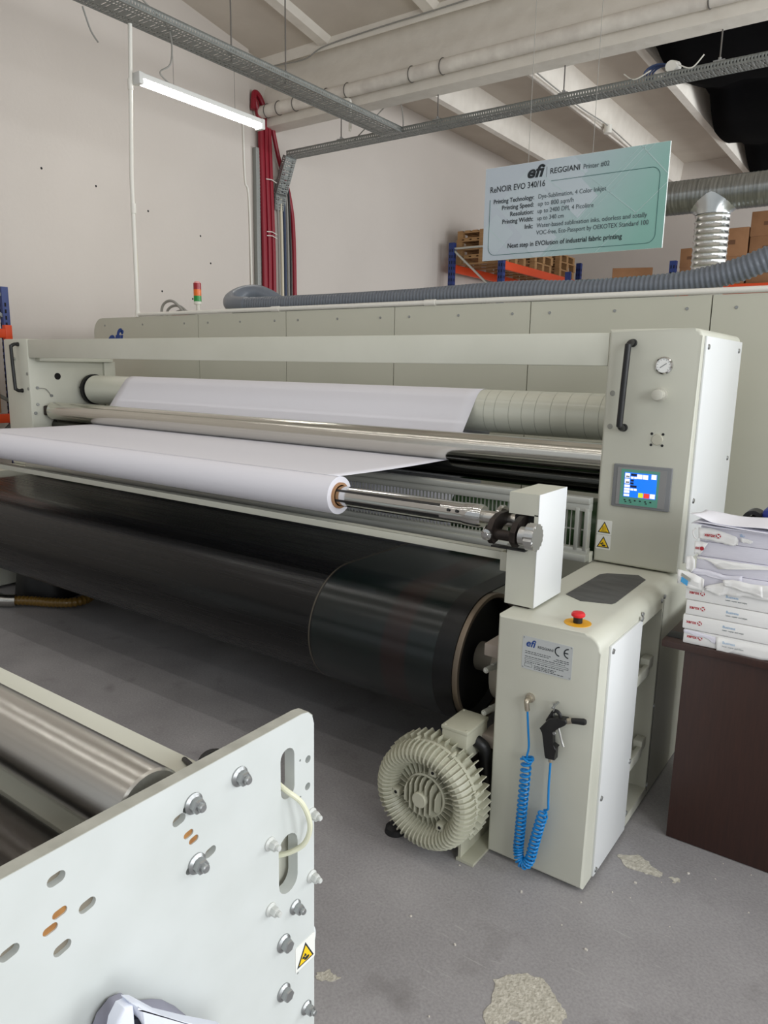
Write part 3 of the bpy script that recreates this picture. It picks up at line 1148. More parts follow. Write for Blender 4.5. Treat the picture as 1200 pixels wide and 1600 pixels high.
sign_text('efi', .25, .84, .100, bold=.03, shear=.25, width=.118)
sign_text('REGGIANI', .385, .852, .046, width=.192, bold=.008)
sign_text('Printer #02', .568, .852, .040, INKG, width=.16)
bm = B(); X, Z = S(.366, .825); box(bm, X, X + .002, YT - .0006, YT, Z, Z + .06)
obj('lettering', bm, INKG, t)
sign_text('ReNOIR EVO 340/16', .032, .735, .052, bold=.004, width=.385)
for v, s, wd in ((.612, 'Printing Technology:', .243), (.537, 'Printing Speed:', .19), (.462, 'Resolution:', .138), (.387, 'Printing Width:', .184), (.311, 'Ink:', .047)):
    sign_text(s, .30 - wd, v, .039, bold=.012, width=wd * SW)
for v, s, wd in ((.612, 'Dye-Sublimation, 4 Color Inkjet', .37), (.537, 'up to 800 sqm/h', .20), (.462, 'up to 2400 DPI, 4 Picolitre', .31), (.387, 'up to 340 cm', .15),
                 (.311, 'Water-based sublimation inks, odorless and totally', .59), (.236, 'VOC-free, Eco-Passport by OEKOTEX Standard 100', .60)):
    sign_text(s, .325, v, .038, INKG, width=wd * SW)
sign_text('Next step in EVOlution of industrial fabric printing', .155, .122, .041, bold=.012, width=.64 * SW)
for x in (-2.213, -1.791):
    bm = B(); cyl(bm, (x, SY + .006, SZ1 - .004), (x, SY + .006, roof_z(SY) + .01), .0016, 6)
    obj('hanging_wire', bm, GREYC, t)

# ------------------------------------------------------------------ racks far behind
def upright(x, y, z1, lab, parent):
    bm = B()
    box(bm, x - .05, x + .05, y - .045, y + .045, 0, z1)
    for k in range(int((z1 - .6) / .1)):
        for s in (-.022, .022):
            box(bm, x + s - .008, x + s + .008, y - .047, y - .044, .6 + k * .1, .65 + k * .1, mi=1)
            box(bm, x + .049, x + .052, y + s - .008, y + s + .008, .6 + k * .1, .65 + k * .1, mi=1)
    return obj('upright', bm, [BLUEP, HOLE], parent)


t = thing('pallet_rack', 'blue and orange pallet rack far behind the hanging sign, along the wall', 'rack', (-6.6, 13.5, 0))
upright(-7.11, 11.9, 3.86, '', t); upright(-6.12, 11.9, 3.86, '', t)
upright(-7.11, 15.4, 3.86, '', t); upright(-6.12, 15.4, 3.86, '', t)
for x in (-7.11, -6.1):
    bm = B(); box(bm, x - .025, x + .025, 11.94, 15.36, 3.36, 3.50, .01); obj('beam', bm, ORANGE, t)
for z in (3.76, 2.7):
    bm = B(); bar(bm, (-7.06, 11.9, z), (-6.17, 11.9, z), .04, .03); obj('brace', bm, ALU, t)
bm = B(); bar(bm, (-7.06, 11.9, 3.72), (-6.17, 11.9, 2.95), .04, .03); obj('brace', bm, ALU, t)


def pallet_proto():
    t = thing('wooden_pallet', 'wooden pallet', 'pallet', (0, 0, 0), 'wooden pallets stacked on the rack', local=True)
    for k in range(7):
        bm = B(); box(bm, -.5 + k * .15, -.4 + k * .15, -.4, .4, .122, .144); obj('deck_board', bm, WOODP, t)
    for yy in (-.4, -.05, .3):
        bm = B(); box(bm, -.5, .5, yy, yy + .1, .1, .122); obj('stringer', bm, WOODP, t)
        bm = B(); box(bm, -.5, .5, yy, yy + .1, 0, .022); obj('stringer', bm, WOODP, t)
        for xx in (-.5, -.05, .4):
            bm = B(); box(bm, xx, xx + .1, yy, yy + .1, .022, .1); obj('block', bm, WOODP, t)
    return t


pal0 = pallet_proto()
first = True
for y, n, where in ((12.45, 4, 'near pile'), (13.6, 3, 'middle pile'), (14.75, 3, 'far pile')):
    for k in range(n):
        p = pal0 if first else copy_tree(pal0)
        first = False
        p['label'] = 'wooden pallet in the ' + where + ' on the blue rack, ' + (('lowest', 'second from below', 'third from below', 'topmost') if n == 4 else ('lowest', 'middle one', 'topmost'))[k]
        p.location = (-6.62 + .02 * (k % 2), y, 3.5 + k * .145)
        p.rotation_euler = (0, 0, .02 * (-1) ** k)


def carton(x, y, z, sx, sy, sz, lab, rz=0.0, grp=None):
    t = thing('carton', lab, 'carton', (x, y, z), grp, local=True)
    bm = B(); box(bm, -sx / 2, sx / 2, -sy / 2, sy / 2, 0, sz, .006)
    obj('box_body', bm, KRAFT, t)
    bm = B(); box(bm, -sx / 2 - .001, sx / 2 + .001, -.03, .03, sz - .06, sz + .0015)
    obj('packing_tape', bm, TAPEM, t)
    bm = B(); box(bm, -sx * .2, sx * .2, -sy / 2 - .0015, -sy / 2, sz * .42, sz * .58)
    obj('box_print', bm, mat('box_print_brown', (112, 78, 54), .8), t)
    t.location = (x, y, z)
    t.rotation_euler = (0, 0, rz)
    return t


t = thing('low_rack', 'blue rack upright with shelf beams behind the silver duct branch', 'rack', (-2.6, 13.4, 0))
for x in (-3.48, .3):
    upright(x, 12.72, 3.42, '', t)
for x in (-5.4,):
    upright(x, 12.72, 3.05, '', t)
for y in (12.72, 13.6):
    bm = B(); box(bm, -5.4, .3, y - .03, y + .03, 2.92, 3.02, .008); obj('beam', bm, ORANGE, t)
bm = B(); box(bm, -5.4, .3, 12.75, 13.6, 3.0, 3.03); obj('shelf_board', bm, WOODP, t)
carton(-4.25, 13.1, 3.03, .64, .55, .34, 'flat brown carton alone on the far shelf, right of the pallets', .3)
row = 0
for x, z, sx, sz, lab in (
    (-3.24, 3.03, .36, .29, 'lower small brown carton beside the far blue upright'),
    (-3.24, 3.32, .36, .3, 'upper small brown carton beside the far blue upright'),
    (-2.74, 3.03, .6, .42, 'lower wide brown carton behind the silver duct branch'),
    (-2.74, 3.45, .6, .42, 'upper wide brown carton behind the silver duct branch'),
    (-2.1, 3.03, .62, .35, 'lowest brown carton right of the silver duct branch'),
    (-2.1, 3.38, .62, .34, 'second brown carton from below, right of the silver duct branch'),
    (-2.12, 3.72, .6, .36, 'third brown carton from below, right of the silver duct branch'),
    (-1.42, 3.03, .62, .4, 'lowest brown carton of the pile at the far right'),
    (-1.42, 3.43, .62, .36, 'middle brown carton of the pile at the far right'),
    (-1.40, 3.79, .58, .36, 'topmost brown carton under the duct at the far right'),
):
    carton(x, 13.1, z, sx, .5, sz, lab, random.uniform(-.03, .03))
for x, y, z in ((-2.36, 12.84, 3.3), (-2.0, 12.84, 3.42), (-1.62, 12.84, 3.12)):
    bm = B(); box(bm, x, x + .1, y - .002, y, z, z + .09)
    tag(obj('green_label', bm, mat('label_green', (178, 214, 40), .6)), 'small lime green label stuck on a far carton', 'label', 'lime labels on the far cartons')
t = thing('dark_bundle', 'dark blue and black bundle at the end of the pallet rack', 'bundle', (-5.3, 13.0, 3.03))
bm = B()
for k in range(5):
    lathe(bm, (-5.25 + .07 * k, 12.9 + .02 * k, 3.1 + .05 * (k % 2)), (0, 1, .1), [(0, 0), (.02, .08), (.2, .1), (.4, .07), (.42, 0)], 12)
obj('cloth', bm, BLACK, t)
bm = B(); box(bm, -5.32, -5.22, 12.76, 12.8, 3.03, 3.36); obj('blue_board', bm, BLUEP, t)

# rack at the left end of the machine
t = thing('side_rack', 'blue and orange rack standing left of the machine by the wall', 'rack', (-7.1, 3.2, 0))
bm = B(); box(bm, -7.13, -7.075, 3.70, 3.765, 0, 2.35)
for k in range(28):
    box(bm, -7.076, -7.073, 3.72, 3.735, .55 + k * .06, .585 + k * .06, mi=1)
    box(bm, -7.13, -7.115, 3.698, 3.703, .55 + k * .06, .585 + k * .06, mi=1)
obj('upright', bm, [BLUEP, HOLE], t)
for z in (1.88, 1.09):
    bm = B(); box(bm, -7.08, -7.02, 2.2, 3.72, z, z + .085, .01); obj('beam', bm, ORANGE, t)
    bm = B(); box(bm, -7.076, -7.015, 3.68, 3.745, z - .02, z + .12, .006); obj('beam_bracket', bm, ORANGE, t)
    bm = B(); bar(bm, (-7.1, 3.75, z + .18), (-7.1, 3.1, z + .55), .03, .03, (1, 0, 0)); obj('brace', bm, GALV, t)
bm = B(); bar(bm, (-7.1, 3.72, 2.28), (-7.1, 2.4, 2.28), .03, .03, (1, 0, 0)); obj('brace', bm, GALV, t)
bm = B(); bar(bm, (-7.1, 3.72, 1.08), (-7.1, 3.1, .55), .03, .03, (1, 0, 0)); obj('brace', bm, GALV, t)
carton(-7.19, 3.27, 1.19, .36, .62, .32, 'lower brown carton on the side rack beside the gantry', 0)
carton(-7.19, 3.27, 1.51, .36, .62, .13, 'upper flat brown carton on the side rack beside the gantry', 0)
# ------------------------------------------------------------------ the gantry machine (columns, beam, cabinets, rollers, belt)
GY = 2.98
XI0, XI1 = -5.398, -1.04
mach = thing('fabric_feed_machine', 'wide pale grey machine with gantry, black belt drum and steel rollers', 'machine', (-3.2, 2.9, 0))

# left column and lower left cabinet
bm = B(); box(bm, -5.73, XI0, GY, 3.68, .885, 1.835, .012); obj('column', bm, PAINT, mach)
bm = B(); box(bm, -5.73, XI0, 2.118, 3.68, .02, .884, .012); obj('end_cabinet', bm, PAINT, mach)
# right column: rounded upper right edge, side cover
bm = B(); prism(bm, rrect(XI1, -.687, .89, 1.842, .028, 6, 'c'), 'y', GY, 3.68, bev=.012)
colR = obj('column', bm, PAINT, mach)
bm = B(); box(bm, -.6875, -.678, GY + .04, 3.69, .93, 1.815, .003)
cov = obj('side_cover', bm, PAINT_W, colR); cov['label'] = 'white side cover'
for y, z in ((3.05, 1.775), (3.05, 1.18), (3.62, 1.775), (3.62, 1.3)):
    bm = B(); lathe(bm, (-.678, y, z), (1, 0, 0), [(0, 0), (0, .011), (.005, .009), (.005, 0)], 12)
    obj('cover_screw', bm, ZINC, colR)
# beam
bm = B(); box(bm, XI0, XI1, GY + .008, GY + .06, 1.698, 1.829, .004); obj('cross_beam', bm, PAINT, mach)
bm = B(); box(bm, XI0, XI0 + .06, GY + .06, 3.66, 1.675, 1.70, .003); box(bm, XI0 - .001, XI0 + .025, 3.60, 3.70, 1.0, 1.68, .003)
obj('corner_bracket', bm, PAINT, mach)

# lower right cabinet with its open service bay
CF = 2.118
prof = rrect(XI1, -.692, .012, .884, .055, 8, 'c')
bm = B(); prism(bm, prof, 'y', CF, 2.527, bev=.008)
prism(bm, prof, 'y', 2.79, 3.68)
top = [p for p in prof if p[1] > .8]
prism(bm, [(XI1, .8)] + [(-.692, .8)] + top, 'y', 2.527, 2.79)
box(bm, XI1, XI1 + .012, 2.527, 2.79, .05, .80)
box(bm, XI1, -.692, 2.527, 2.79, .012, .05)
cab = obj('service_cabinet', bm, PAINT, mach)
bm = B(); box(bm, -.6925, -.684, 2.196, 2.519, .018, .832, .002)
cov = obj('cover_panel', bm, PAINT_W, cab); cov['label'] = 'white cover panel'
for z in (.577, .239):
    bm = B(); box(bm, XI1 + .01, -.712, 2.528, 2.70, z - .006, z + .004); box(bm, -.724, -.706, 2.527, 2.745, z - .034, z + .008, .002); box(bm, -.74, -.706, 2.735, 2.789, z - .012, z + .03, .002)
    obj('shelf', bm, PAINT, cab)
for y, z in ((2.212, .812), (2.212, .30), (2.215, .035), (2.505, .838), (2.535, .845), (2.505, .30), (2.775, .835), (2.81, .842), (2.80, .40), (2.80, .06), (2.52, .045), (2.545, .07)):
    bm = B(); lathe(bm, (-.684 if y < 2.52 else -.692, y, z), (1, 0, 0), [(0, 0), (0, .0095), (.004, .008), (.004, 0)], 12)
    oriented_box(bm, (-.6795 if y < 2.52 else -.6875, y, z), Vector((1, 0, 0)), Vector((0, .7, .7)), Vector((0, -.7, .7)), .001, .007, .0015)
    obj('cover_screw', bm, ZINC, cab)
bm = B(); box(bm, -.6928, -.6915, 2.806, 2.809, .03, .83); obj('seam', bm, HOLE, cab)
bm = B(); prism(bm, [(-.948, 2.465), (-.878, 2.424), (-.778, 2.457), (-.772, 2.48), (-.776, 2.84), (-.818, 2.888), (-.925, 2.835), (-.944, 2.80)], 'z', .8838, .8862)
obj('grip_mat', bm, MATG, cab)
# emergency stop
bm = B(); lathe(bm, (-.80, 2.198, .8838), (0, 0, 1), [(0, 0), (0, .043), (.0018, .043), (.0018, 0)], 32); est = obj('emergency_stop', bm, ESTYEL, cab)
bm = B(); cyl(bm, (-.80, 2.198, .885), (-.80, 2.198, .908), .0145, 20); obj('collar', bm, BLACK, est)
bm = B(); lathe(bm, (-.80, 2.198, .905), (0, 0, 1), [(0, 0), (0, .017), (.004, .022), (.010, .022), (.015, .018), (.017, .008), (.017, 0)], 28); obj('mushroom_button', bm, ESTRED, est)
# rating plate
bm = B(); prism(bm, rrect(-.949, -.779, .721, .832, .004, 3), 'y', CF - .0016, CF)
rp = obj('rating_plate', bm, PLATEM, cab)
PY = CF - .0016
for m, bms in ((LOGOB, text_bm('efi', .034, on_front(-.938, .799, PY), shear=.25, bold=.02)),
               (INK, text_bm('REGGIANI', .0125, on_front(-.896, .80, PY), width=.052))):
    obj('plate_print', bms, m, rp)
for cx in (-.822, -.792):
    bm = B()
    arcp = [(cx + r * math.cos(a), .806 + r * math.sin(a)) for r, rng in ((.0165, range(0, 17)), (.0128, range(16, -1, -1))) for a in [math.radians(92 + 176 * k / 16) for k in rng]]
    prism(bm, arcp, 'y', PY - .0006, PY)
    if cx > -.8:
        box(bm, cx - .014, cx - .001, PY - .0006, PY, .8042, .8078)
    obj('plate_print', bm, INK, rp)
bm = B()
for x0, x1, z in ((-.938, -.85, .782), (-.938, -.852, .776), (-.938, -.78 - .02, .7645), (-.938, -.80, .746), (-.905, -.83, .7375), (-.905, -.835, .7325), (-.905, -.80, .7275), (-.832, -.785, .7775), (-.84, -.785, .7715)):
    x = x0
    while x < x1 - .004:
        l = random.uniform(.004, .012)
        box(bm, x, min(x + l, x1), PY - .0005, PY, z - .0009, z + .0009)
        x += l + .0025
for x0, x1, z0, z1 in ((-.938, -.79, .7515, .7585), (-.938, -.912, .7295, .741)):
    for a in ((x0, x1, z0, z0 + .0007), (x0, x1, z1 - .0007, z1), (x0, x0 + .0007, z0, z1), (x1 - .0007, x1, z0, z1)):
        box(bm, a[0], a[1], PY - .0005, PY, a[2], a[3])
obj('plate_print', bm, INK, rp)
bm = B()
for x, z in ((-.944, .827), (-.784, .827), (-.944, .726), (-.784, .726)):
    lathe(bm, (x, PY, z), (0, -1, 0), [(0, 0), (0, .0022), (.001, .0018), (.001, 0)], 8)
obj('rivet', bm, ZINC, rp)

# fittings on the right column's face
def grab_handle(x0, z0, x1, z1, parent):
    bm = B()
    p = [(x0, GY, z0), (x0, GY - .03, z0), (x0 - .001, GY - .05, z0 - .012), (x0 - .002, GY - .056, z0 - .035)]
    q = [(x1, GY - .056, z1 + .035), (x1, GY - .05, z1 + .012), (x1, GY - .03, z1), (x1, GY, z1)]
    tube(bm, smooth_path(p + q, 8), .0125, 14)
    for x, z in ((x0, z0), (x1, z1)):
        lathe(bm, (x, GY, z), (0, -1, 0), [(0, 0), (0, .016), (.012, .015), (.014, 0)], 16)
    obj('grab_handle', bm, BLACK, parent)


grab_handle(-.942, 1.788, -.952, 1.456, mach)
grab_handle(-5.515, 1.795, -5.50, 1.455, mach)
bm = B(); lathe(bm, (-.816, GY, 1.703), (0, -1, 0), [(0, 0), (0, .034), (.008, .033), (.012, .028), (.009, .027), (.008, 0)], 32)
g = obj('pressure_gauge', bm, CHROME, mach)
bm = B(); lathe(bm, (-.816, GY - .009, 1.703), (0, -1, 0), [(0, 0), (0, .027), (.001, .027), (.001, 0)], 32); obj('dial', bm, GAUGEF, g)
bm = B(); bar(bm, (-.829, GY - .0105, 1.694), (-.805, GY - .0105, 1.711), .001, .0018, (0, 0, 1))
for k in range(11):
    a = math.radians(225 - 27 * k)
    bar(bm, (-.816 + .021 * math.cos(a), GY - .0103, 1.703 + .021 * math.sin(a)), (-.816 + .025 * math.cos(a), GY - .0103, 1.703 + .025 * math.sin(a)), .0006, .0012, (0, 0, 1))
obj('needle_print', bm, INK, g)
bm = B(); lathe(bm, (-.82, GY, 1.592), (0, -1, 0), [(0, 0), (0, .026), (.008, .026), (.009, .02), (.03, .02), (.034, .022), (.052, .0205), (.055, .012), (.055, 0)], 24)
obj('regulator_knob', bm, mat('knob_grey', (196, 194, 182), .5), mach)
bm = B(); lathe(bm, (-.817, GY, 1.417), (0, -1, 0), [(0, 0), (0, .022), (.006, .02), (.007, 0)], 20)
sens = obj('round_socket', bm, mat('socket_grey', (190, 188, 172), .5), mach)
bm = B()
for dx, dz in ((-.023, .022), (.02, .022), (-.023, -.022), (.02, -.022)):
    lathe(bm, (-.817 + dx, GY, 1.417 + dz), (0, -1, 0), [(0, 0), (0, .0055), (.002, .005), (.002, 0)], 10)
obj('corner_screw', bm, BLACK, sens)
for x, z in ((-1.009, 1.591), (-1.009, 1.458)):
    bm = B(); lathe(bm, (x, GY, z), (0, -1, 0), [(0, 0), (0, .011), (.002, .01), (.002, 0)], 16); obj('cap_plug', bm, mat('plug_grey', (150, 150, 142), .5), mach)
for x, z in ((-5.585, 1.69), (-5.60, 1.595), (-5.42, 1.58), (-5.42, 1.47)):
    bm = B(); lathe(bm, (x, GY, z), (0, -1, 0), [(0, 0), (0, .013), (.016 if x < -5.5 else .003, .011), (.016 if x < -5.5 else .003, 0)], 14); obj('cap_plug', bm, mat('plug_grey', (150, 150, 142), .5), mach)
# control panel
X0, X1, Z0, Z1 = -.977, -.747, 1.136, 1.310
bm = B(); prism(bm, rrect(X0, X1, Z0, Z1, .005, 3), 'y', GY - .010, GY, bev=.002)
cp = obj('control_panel', bm, GREYP, mach)
bm = B(); prism(bm, rrect(X0 + .018, X1 - .018, Z0 + .010, Z1 - .012, .003, 3), 'y', GY - .0125, GY - .0095); obj('bezel', bm, mat('bezel_grey', (142, 142, 142), .4), cp)
bm = B(); prism(bm, [(X0 + .034, Z0 + .012), (X1 - .045, Z0 + .012), (X1 - .045, Z1 - .018), (X0 + .034, Z1 - .018)], 'y', GY - .0132, GY - .0124); obj('teal_overlay', bm, TEAL, cp)
sx0, sx1, sz0, sz1 = X0 + .048, X1 - .054, Z0 + .044, Z1 - .03
bm = B(); box(bm, sx0, sx1, GY - .0140, GY - .0131, sz0, sz1); scr = obj('screen', bm, SCRN, cp)


def srect(bm, u0, u1, v0, v1):
    box(bm, sx0 + u0 * (sx1 - sx0), sx0 + u1 * (sx1 - sx0), GY - .0146, GY - .0139, sz0 + v0 * (sz1 - sz0), sz0 + v1 * (sz1 - sz0))


bm = B()
for a in ((.02, .17, .77, .97), (.39, .55, .77, .95), (.57, .73, .77, .95), (.83, .98, .80, .99), (.02, .17, .54, .74), (.02, .19, .40, .50), (.02, .19, .28, .37), (.21, .30, .28, .36), (.32, .41, .28, .36), (.02, .19, .16, .26), (.02, .19, .03, .12), (.83, .98, .03, .21), (.20, .29, .76, .84), (.31, .40 - .02, .76, .84)):
    srect(bm, *a)
obj('screen_icons', bm, SCRW, scr)
bm = B()
for a in ((.20, .38, .87, .96), (.20, .30, .64, .72), (.20, .30, .53, .61), (.20, .40, .40, .49), (.05, .16, .79, .86), (.05, .16, .56, .63)):
    srect(bm, *a)
obj('screen_icons', bm, SCRD, scr)
bm = B(); srect(bm, .64, .81, .02, .21); obj('screen_icons', bm, SCRR, scr)
bm = B(); srect(bm, .47, .62, .02, .21); obj('screen_icons', bm, SCRY, scr)
bm = B()
for k in range(6):
    x = X0 + .052 + k * .0205
    box(bm, x, x + .007, GY - .0142, GY - .0131, Z0 + .029, Z0 + .034)
    if k in (0, 1, 4):
        box(bm, x + .004, x + .011, GY - .0142, GY - .0131, Z0 + .022, Z0 + .026)
obj('function_keys', bm, INK, cp)


def warning(mapping, size, parent, kind):
    """square white sticker size x size with a triangle; mapping(u, v, depth), origin bottom left"""
    s = size
    bm = B(); flat(bm, rrect(0, s, 0, s * .98, s * .05, 3), mapping, .0008)
    st = obj('warning_sticker', bm, mat('sticker_white', (236, 236, 230), .45), parent)
    up = lambda a, b, d: mapping(a, b, d + .0008)
    bm = B(); flat(bm, [(s * .07, s * .12), (s * .93, s * .12), (s * .5, s * .90)], up, .0004); obj('triangle_border', bm, INK, st)
    up2 = lambda a, b, d: mapping(a, b, d + .0012)
    bm = B(); flat(bm, [(s * .17, s * .18), (s * .83, s * .18), (s * .5, s * .78)], up2, .0004); obj('triangle', bm, YEL, st)
    up3 = lambda a, b, d: mapping(a, b, d + .0016)
    bm = B()
    if kind == 'hot':
        for k in range(3):
            xx = s * (.40 + .085 * k)
            for j in range(4):
                z = s * (.30 + .07 * j)
                dx = s * .02 * (1 if j % 2 else -1)
                flat(bm, [(xx - dx - s * .012, z), (xx - dx + s * .012, z), (xx + dx + s * .012, z + s * .07), (xx + dx - s * .012, z + s * .07)], up3, .0003)
        flat(bm, [(s * .30, s * .22), (s * .70, s * .22), (s * .70, s * .25), (s * .30, s * .25)], up3, .0003)
    else:
        flat(bm, circ(0, 0, 1, 16) and [(s * (.55 + .13 * math.cos(a)), s * (.27 + .065 * math.sin(a))) for a in [k * PI / 8 for k in range(16)]], up3, .0003)
        flat(bm, [(s * .30, s * .36), (s * .44, s * .30), (s * .46, s * .35), (s * .36, s * .44)], up3, .0003)
        flat(bm, [(s * .40, s * .40), (s * .52, s * .36), (s * .54, s * .40), (s * .46, s * .50)], up3, .0003)
    obj('pictogram', bm, INK, st)
    return st


st = warning(on_front(-1.031, 1.008, GY), .062, mach, 'hot')
st['label'] = 'sticker with hot surface triangle'
st = warning(on_front(-1.031, .945, GY), .062, mach, 'hand')
st['label'] = 'sticker with crushed hand triangle'

# inner face of the left column
bm = B(); lathe(bm, (XI0, 3.207, 1.563), (1, 0, 0), [(0, 0), (0, .026), (.001, .026), (.001, 0)], 24); obj('round_opening', bm, HOLE, mach)
for y, z in ((3.037, 1.478), (3.145, 1.418), (3.032, 1.354), (3.01, 1.29)):
    bm = B(); lathe(bm, (XI0, y, z), (1, 0, 0), [(0, 0), (0, .013), (.008, .012), (.008, 0)], 6 if y > 3.02 else 12); obj('bolt', bm, ZINC, mach)
bm = B(); tube(bm, smooth_path([(XI0 + .004, 3.05, 1.475), (XI0 + .01, 3.10, 1.468), (XI0 + .004, 3.14, 1.42)], 6), .003, 6); obj('thin_lead', bm, GREYC, mach)

# rollers
def roller(name, y, z, r, m, x0, x1, lab=None, ends=None):
    bm = B(); lathe(bm, (x0, y, z), (1, 0, 0), [(0, 0), (0, r - .003), (.003, r), (x1 - x0 - .003, r), (x1 - x0, r - .003), (x1 - x0, 0)], 64)
    o = obj(name, bm, m, mach)
    if lab:
        o['label'] = lab
    return o


r1 = roller('guide_roller', 3.13, 1.305, .069, STEEL, XI0 + .06, XI1 - .012, 'bright steel roller')
bm = B(); cyl(bm, (XI0, 3.13, 1.305), (XI0 + .065, 3.13, 1.305), .03, 20); box(bm, XI0, XI0 + .03, 3.07, 3.19, 1.27, 1.345, .012); cyl(bm, (XI1 - .02, 3.13, 1.305), (XI1, 3.13, 1.305), .03, 20)
obj('roller_bearing', bm, DSTEEL, r1)
roller('guide_roller', 3.17, 1.195, .05, DCHROME, XI0 + .02, XI1, 'dark polished roller')
r3 = roller('supply_tube', 3.48, 1.462, .111, WHITETUBE, XI0 + .09, XI1 - .004, 'white coated tube')
bm = B()
for x in (-1.80, -1.74, -1.66, -1.59, -1.52, -1.44, -1.36, -1.27, -1.20, -1.12):
    lathe(bm, (x, 3.48, 1.462), (1, 0, 0), [(0, .1105), (0, .1114), (.003, .1114), (.003, .1105)], 64)
obj('ring_mark', bm, TUBELINE, r3)
bm = B(); lathe(bm, (XI0 + .04, 3.48, 1.462), (1, 0, 0), [(0, 0), (0, .118), (.03, .118), (.03, .10), (.05, .10), (.05, 0)], 40)
cyl(bm, (XI0, 3.48, 1.462), (XI0 + .05, 3.48, 1.462), .04, 20)
for a in range(6):
    cyl(bm, (XI0 + .02, 3.48 + .1 * math.cos(a), 1.462 + .1 * math.sin(a)), (XI0 + .045, 3.48 + .1 * math.cos(a), 1.462 + .1 * math.sin(a)), .012, 8)
obj('end_flange', bm, RUBBER, r3)
roller('guide_drum', 3.32, .95, .145, DGREEN, XI0 + .02, XI1 - .01, 'dark green drum behind the grille')

# grille in front of the drum
GRY = 2.93
bm = B()
box(bm, XI0, XI1 - .004, GRY - .025, GRY + .02, 1.138, 1.166, .003); box(bm, XI0, XI1 - .004, GRY - .018, GRY + .02, 1.106, 1.139, .003)
box(bm, XI0, XI1 - .004, GRY - .018, GRY + .02, .925, .950, .003); box(bm, XI0, XI1 - .004, GRY - .03, GRY + .02, .895, .926, .003)
gf = obj('grille_frame', bm, ALU, mach)
for x in (-1.052, -1.092):
    bm = B(); box(bm, x - .012, x + .006, GRY - .02, GRY + .02, .94, 1.12, .003); obj('frame_upright', bm, ALU, gf)
bm = B()
x = XI0 + .02
while x < -1.12:
    box(bm, x - .0018, x + .0018, GRY - .001, GRY + .006, .945, 1.11)
    x += .0195
obj('grille_slats', bm, ALU, gf)
bm = B(); box(bm, XI0, XI1 - .004, GRY + .012, GRY + .014, 1.02, 1.026); obj('cross_wire', bm, ALU, gf)
bm = B(); box(bm, XI1 - .02, XI1, GY - .035, GY, .886, .93, .003); obj('frame_foot', bm, PAINT, mach)

# belt loop over the front drum
DYc, DZc, DR = 2.384, .604, .253
bm = B()
secs = []
secs.append((3.6, DZc + DR))
for k in range(41):
    a = PI / 2 + PI * k / 40
    secs.append((DYc + DR * math.cos(a), DZc + DR * math.sin(a)))
secs.append((3.6, DZc - DR))
xsb = [(-5.24, 0), (-1.896, 1), (-1.891, 4), (-1.885, 1), (-1.878, 3), (-1.53, 2), (-1.42, 3), (-1.30, 1), (-1.221, 1)]
V = [[bm.verts.new((x, s[0], s[1])) for s in secs] for x, _ in xsb]
inner = [[bm.verts.new((x, DYc + (s[0] - DYc) * (1 if s[0] > 3.5 else (DR - .005) / DR), DZc + (s[1] - DZc) * (DR - .005) / DR)) for s in secs] for x in (-5.24, -1.221)]
for i in range(len(xsb) - 1):
    for j in range(len(secs) - 1):
        f = bm.faces.new((V[i][j], V[i][j + 1], V[i + 1][j + 1], V[i + 1][j]))
        f.material_index = xsb[i][1]
for Vr, Ir in ((V[0], inner[0]), (V[-1], inner[1])):
    for j in range(len(secs) - 1):
        f = bm.faces.new((Vr[j], Vr[j + 1], Ir[j + 1], Ir[j]))
        f.material_index = 1
obj('transport_belt', bm, [BELT, BELT_E, BELT_R, BELT_G, SEAM], mach)
bm = B(); lathe(bm, (-5.2, DYc, DZc), (1, 0, 0), [(0, 0), (0, .246), (3.975, .246), (3.975, .226), (3.94, .222), (3.94, 0)], 72)
dr = obj('belt_drum', bm, RUBBER, mach)
bm = B(); lathe(bm, (-1.232, DYc, DZc), (1, 0, 0), [(.012, .228), (.012, .2482), (.028, .2482), (.032, .246), (.032, .232), (.026, .228)], 72)
ring = obj('drum_rim', bm, mat('worn_rim', (122, 110, 96), .4, .8), dr)
bm = B(); cyl(bm, (-1.24, DYc, DZc), (-1.03, DYc, DZc), .055, 24); lathe(bm, (-1.12, DYc - .04, DZc), (1, 0, 0), [(0, 0), (0, .12), (.03, .13), (.085, .13), (.085, 0)], 32)
obj('drum_bearing', bm, mat('bearing_paint', (150, 144, 132), .45, .3), mach)
for z in (.735, .40):
    bm = B(); box(bm, -1.105, -1.035, 2.15, 2.45, z - .022, z + .022, .004); obj('bearing_block', bm, mat('block_paint', (150, 140, 130), .5), mach)
for z in (.655, .497):
    bm = B(); cyl(bm, (-1.095, 2.20, z), (-1.06, 2.34, z + .004), .012, 14); cyl(bm, (-1.10, 2.16, z), (-1.093, 2.205, z), .0105, 14); lathe(bm, (-1.10, 2.161, z), (-.1, -1, 0), [(0, 0), (0, .008), (.006, .007), (.01, 0)], 12)
    obj('tension_bolt', bm, ALU, mach)
# drip rail with its end plate
bm = B(); box(bm, -5.3, -1.125, 2.285, 2.33, 1.036, 1.05, .002); box(bm, -5.3, -1.125, 2.283, 2.292, 1.022, 1.05, .001); gut = obj('drip_rail', bm, PAINT, mach)
bm = B(); box(bm, -1.127, -1.078, 2.283, 2.292, .982, 1.05, .002); box(bm, -1.086, -1.076, 2.27, 2.30, .985, 1.05, .001); obj('end_plate', bm, PAINT, gut)

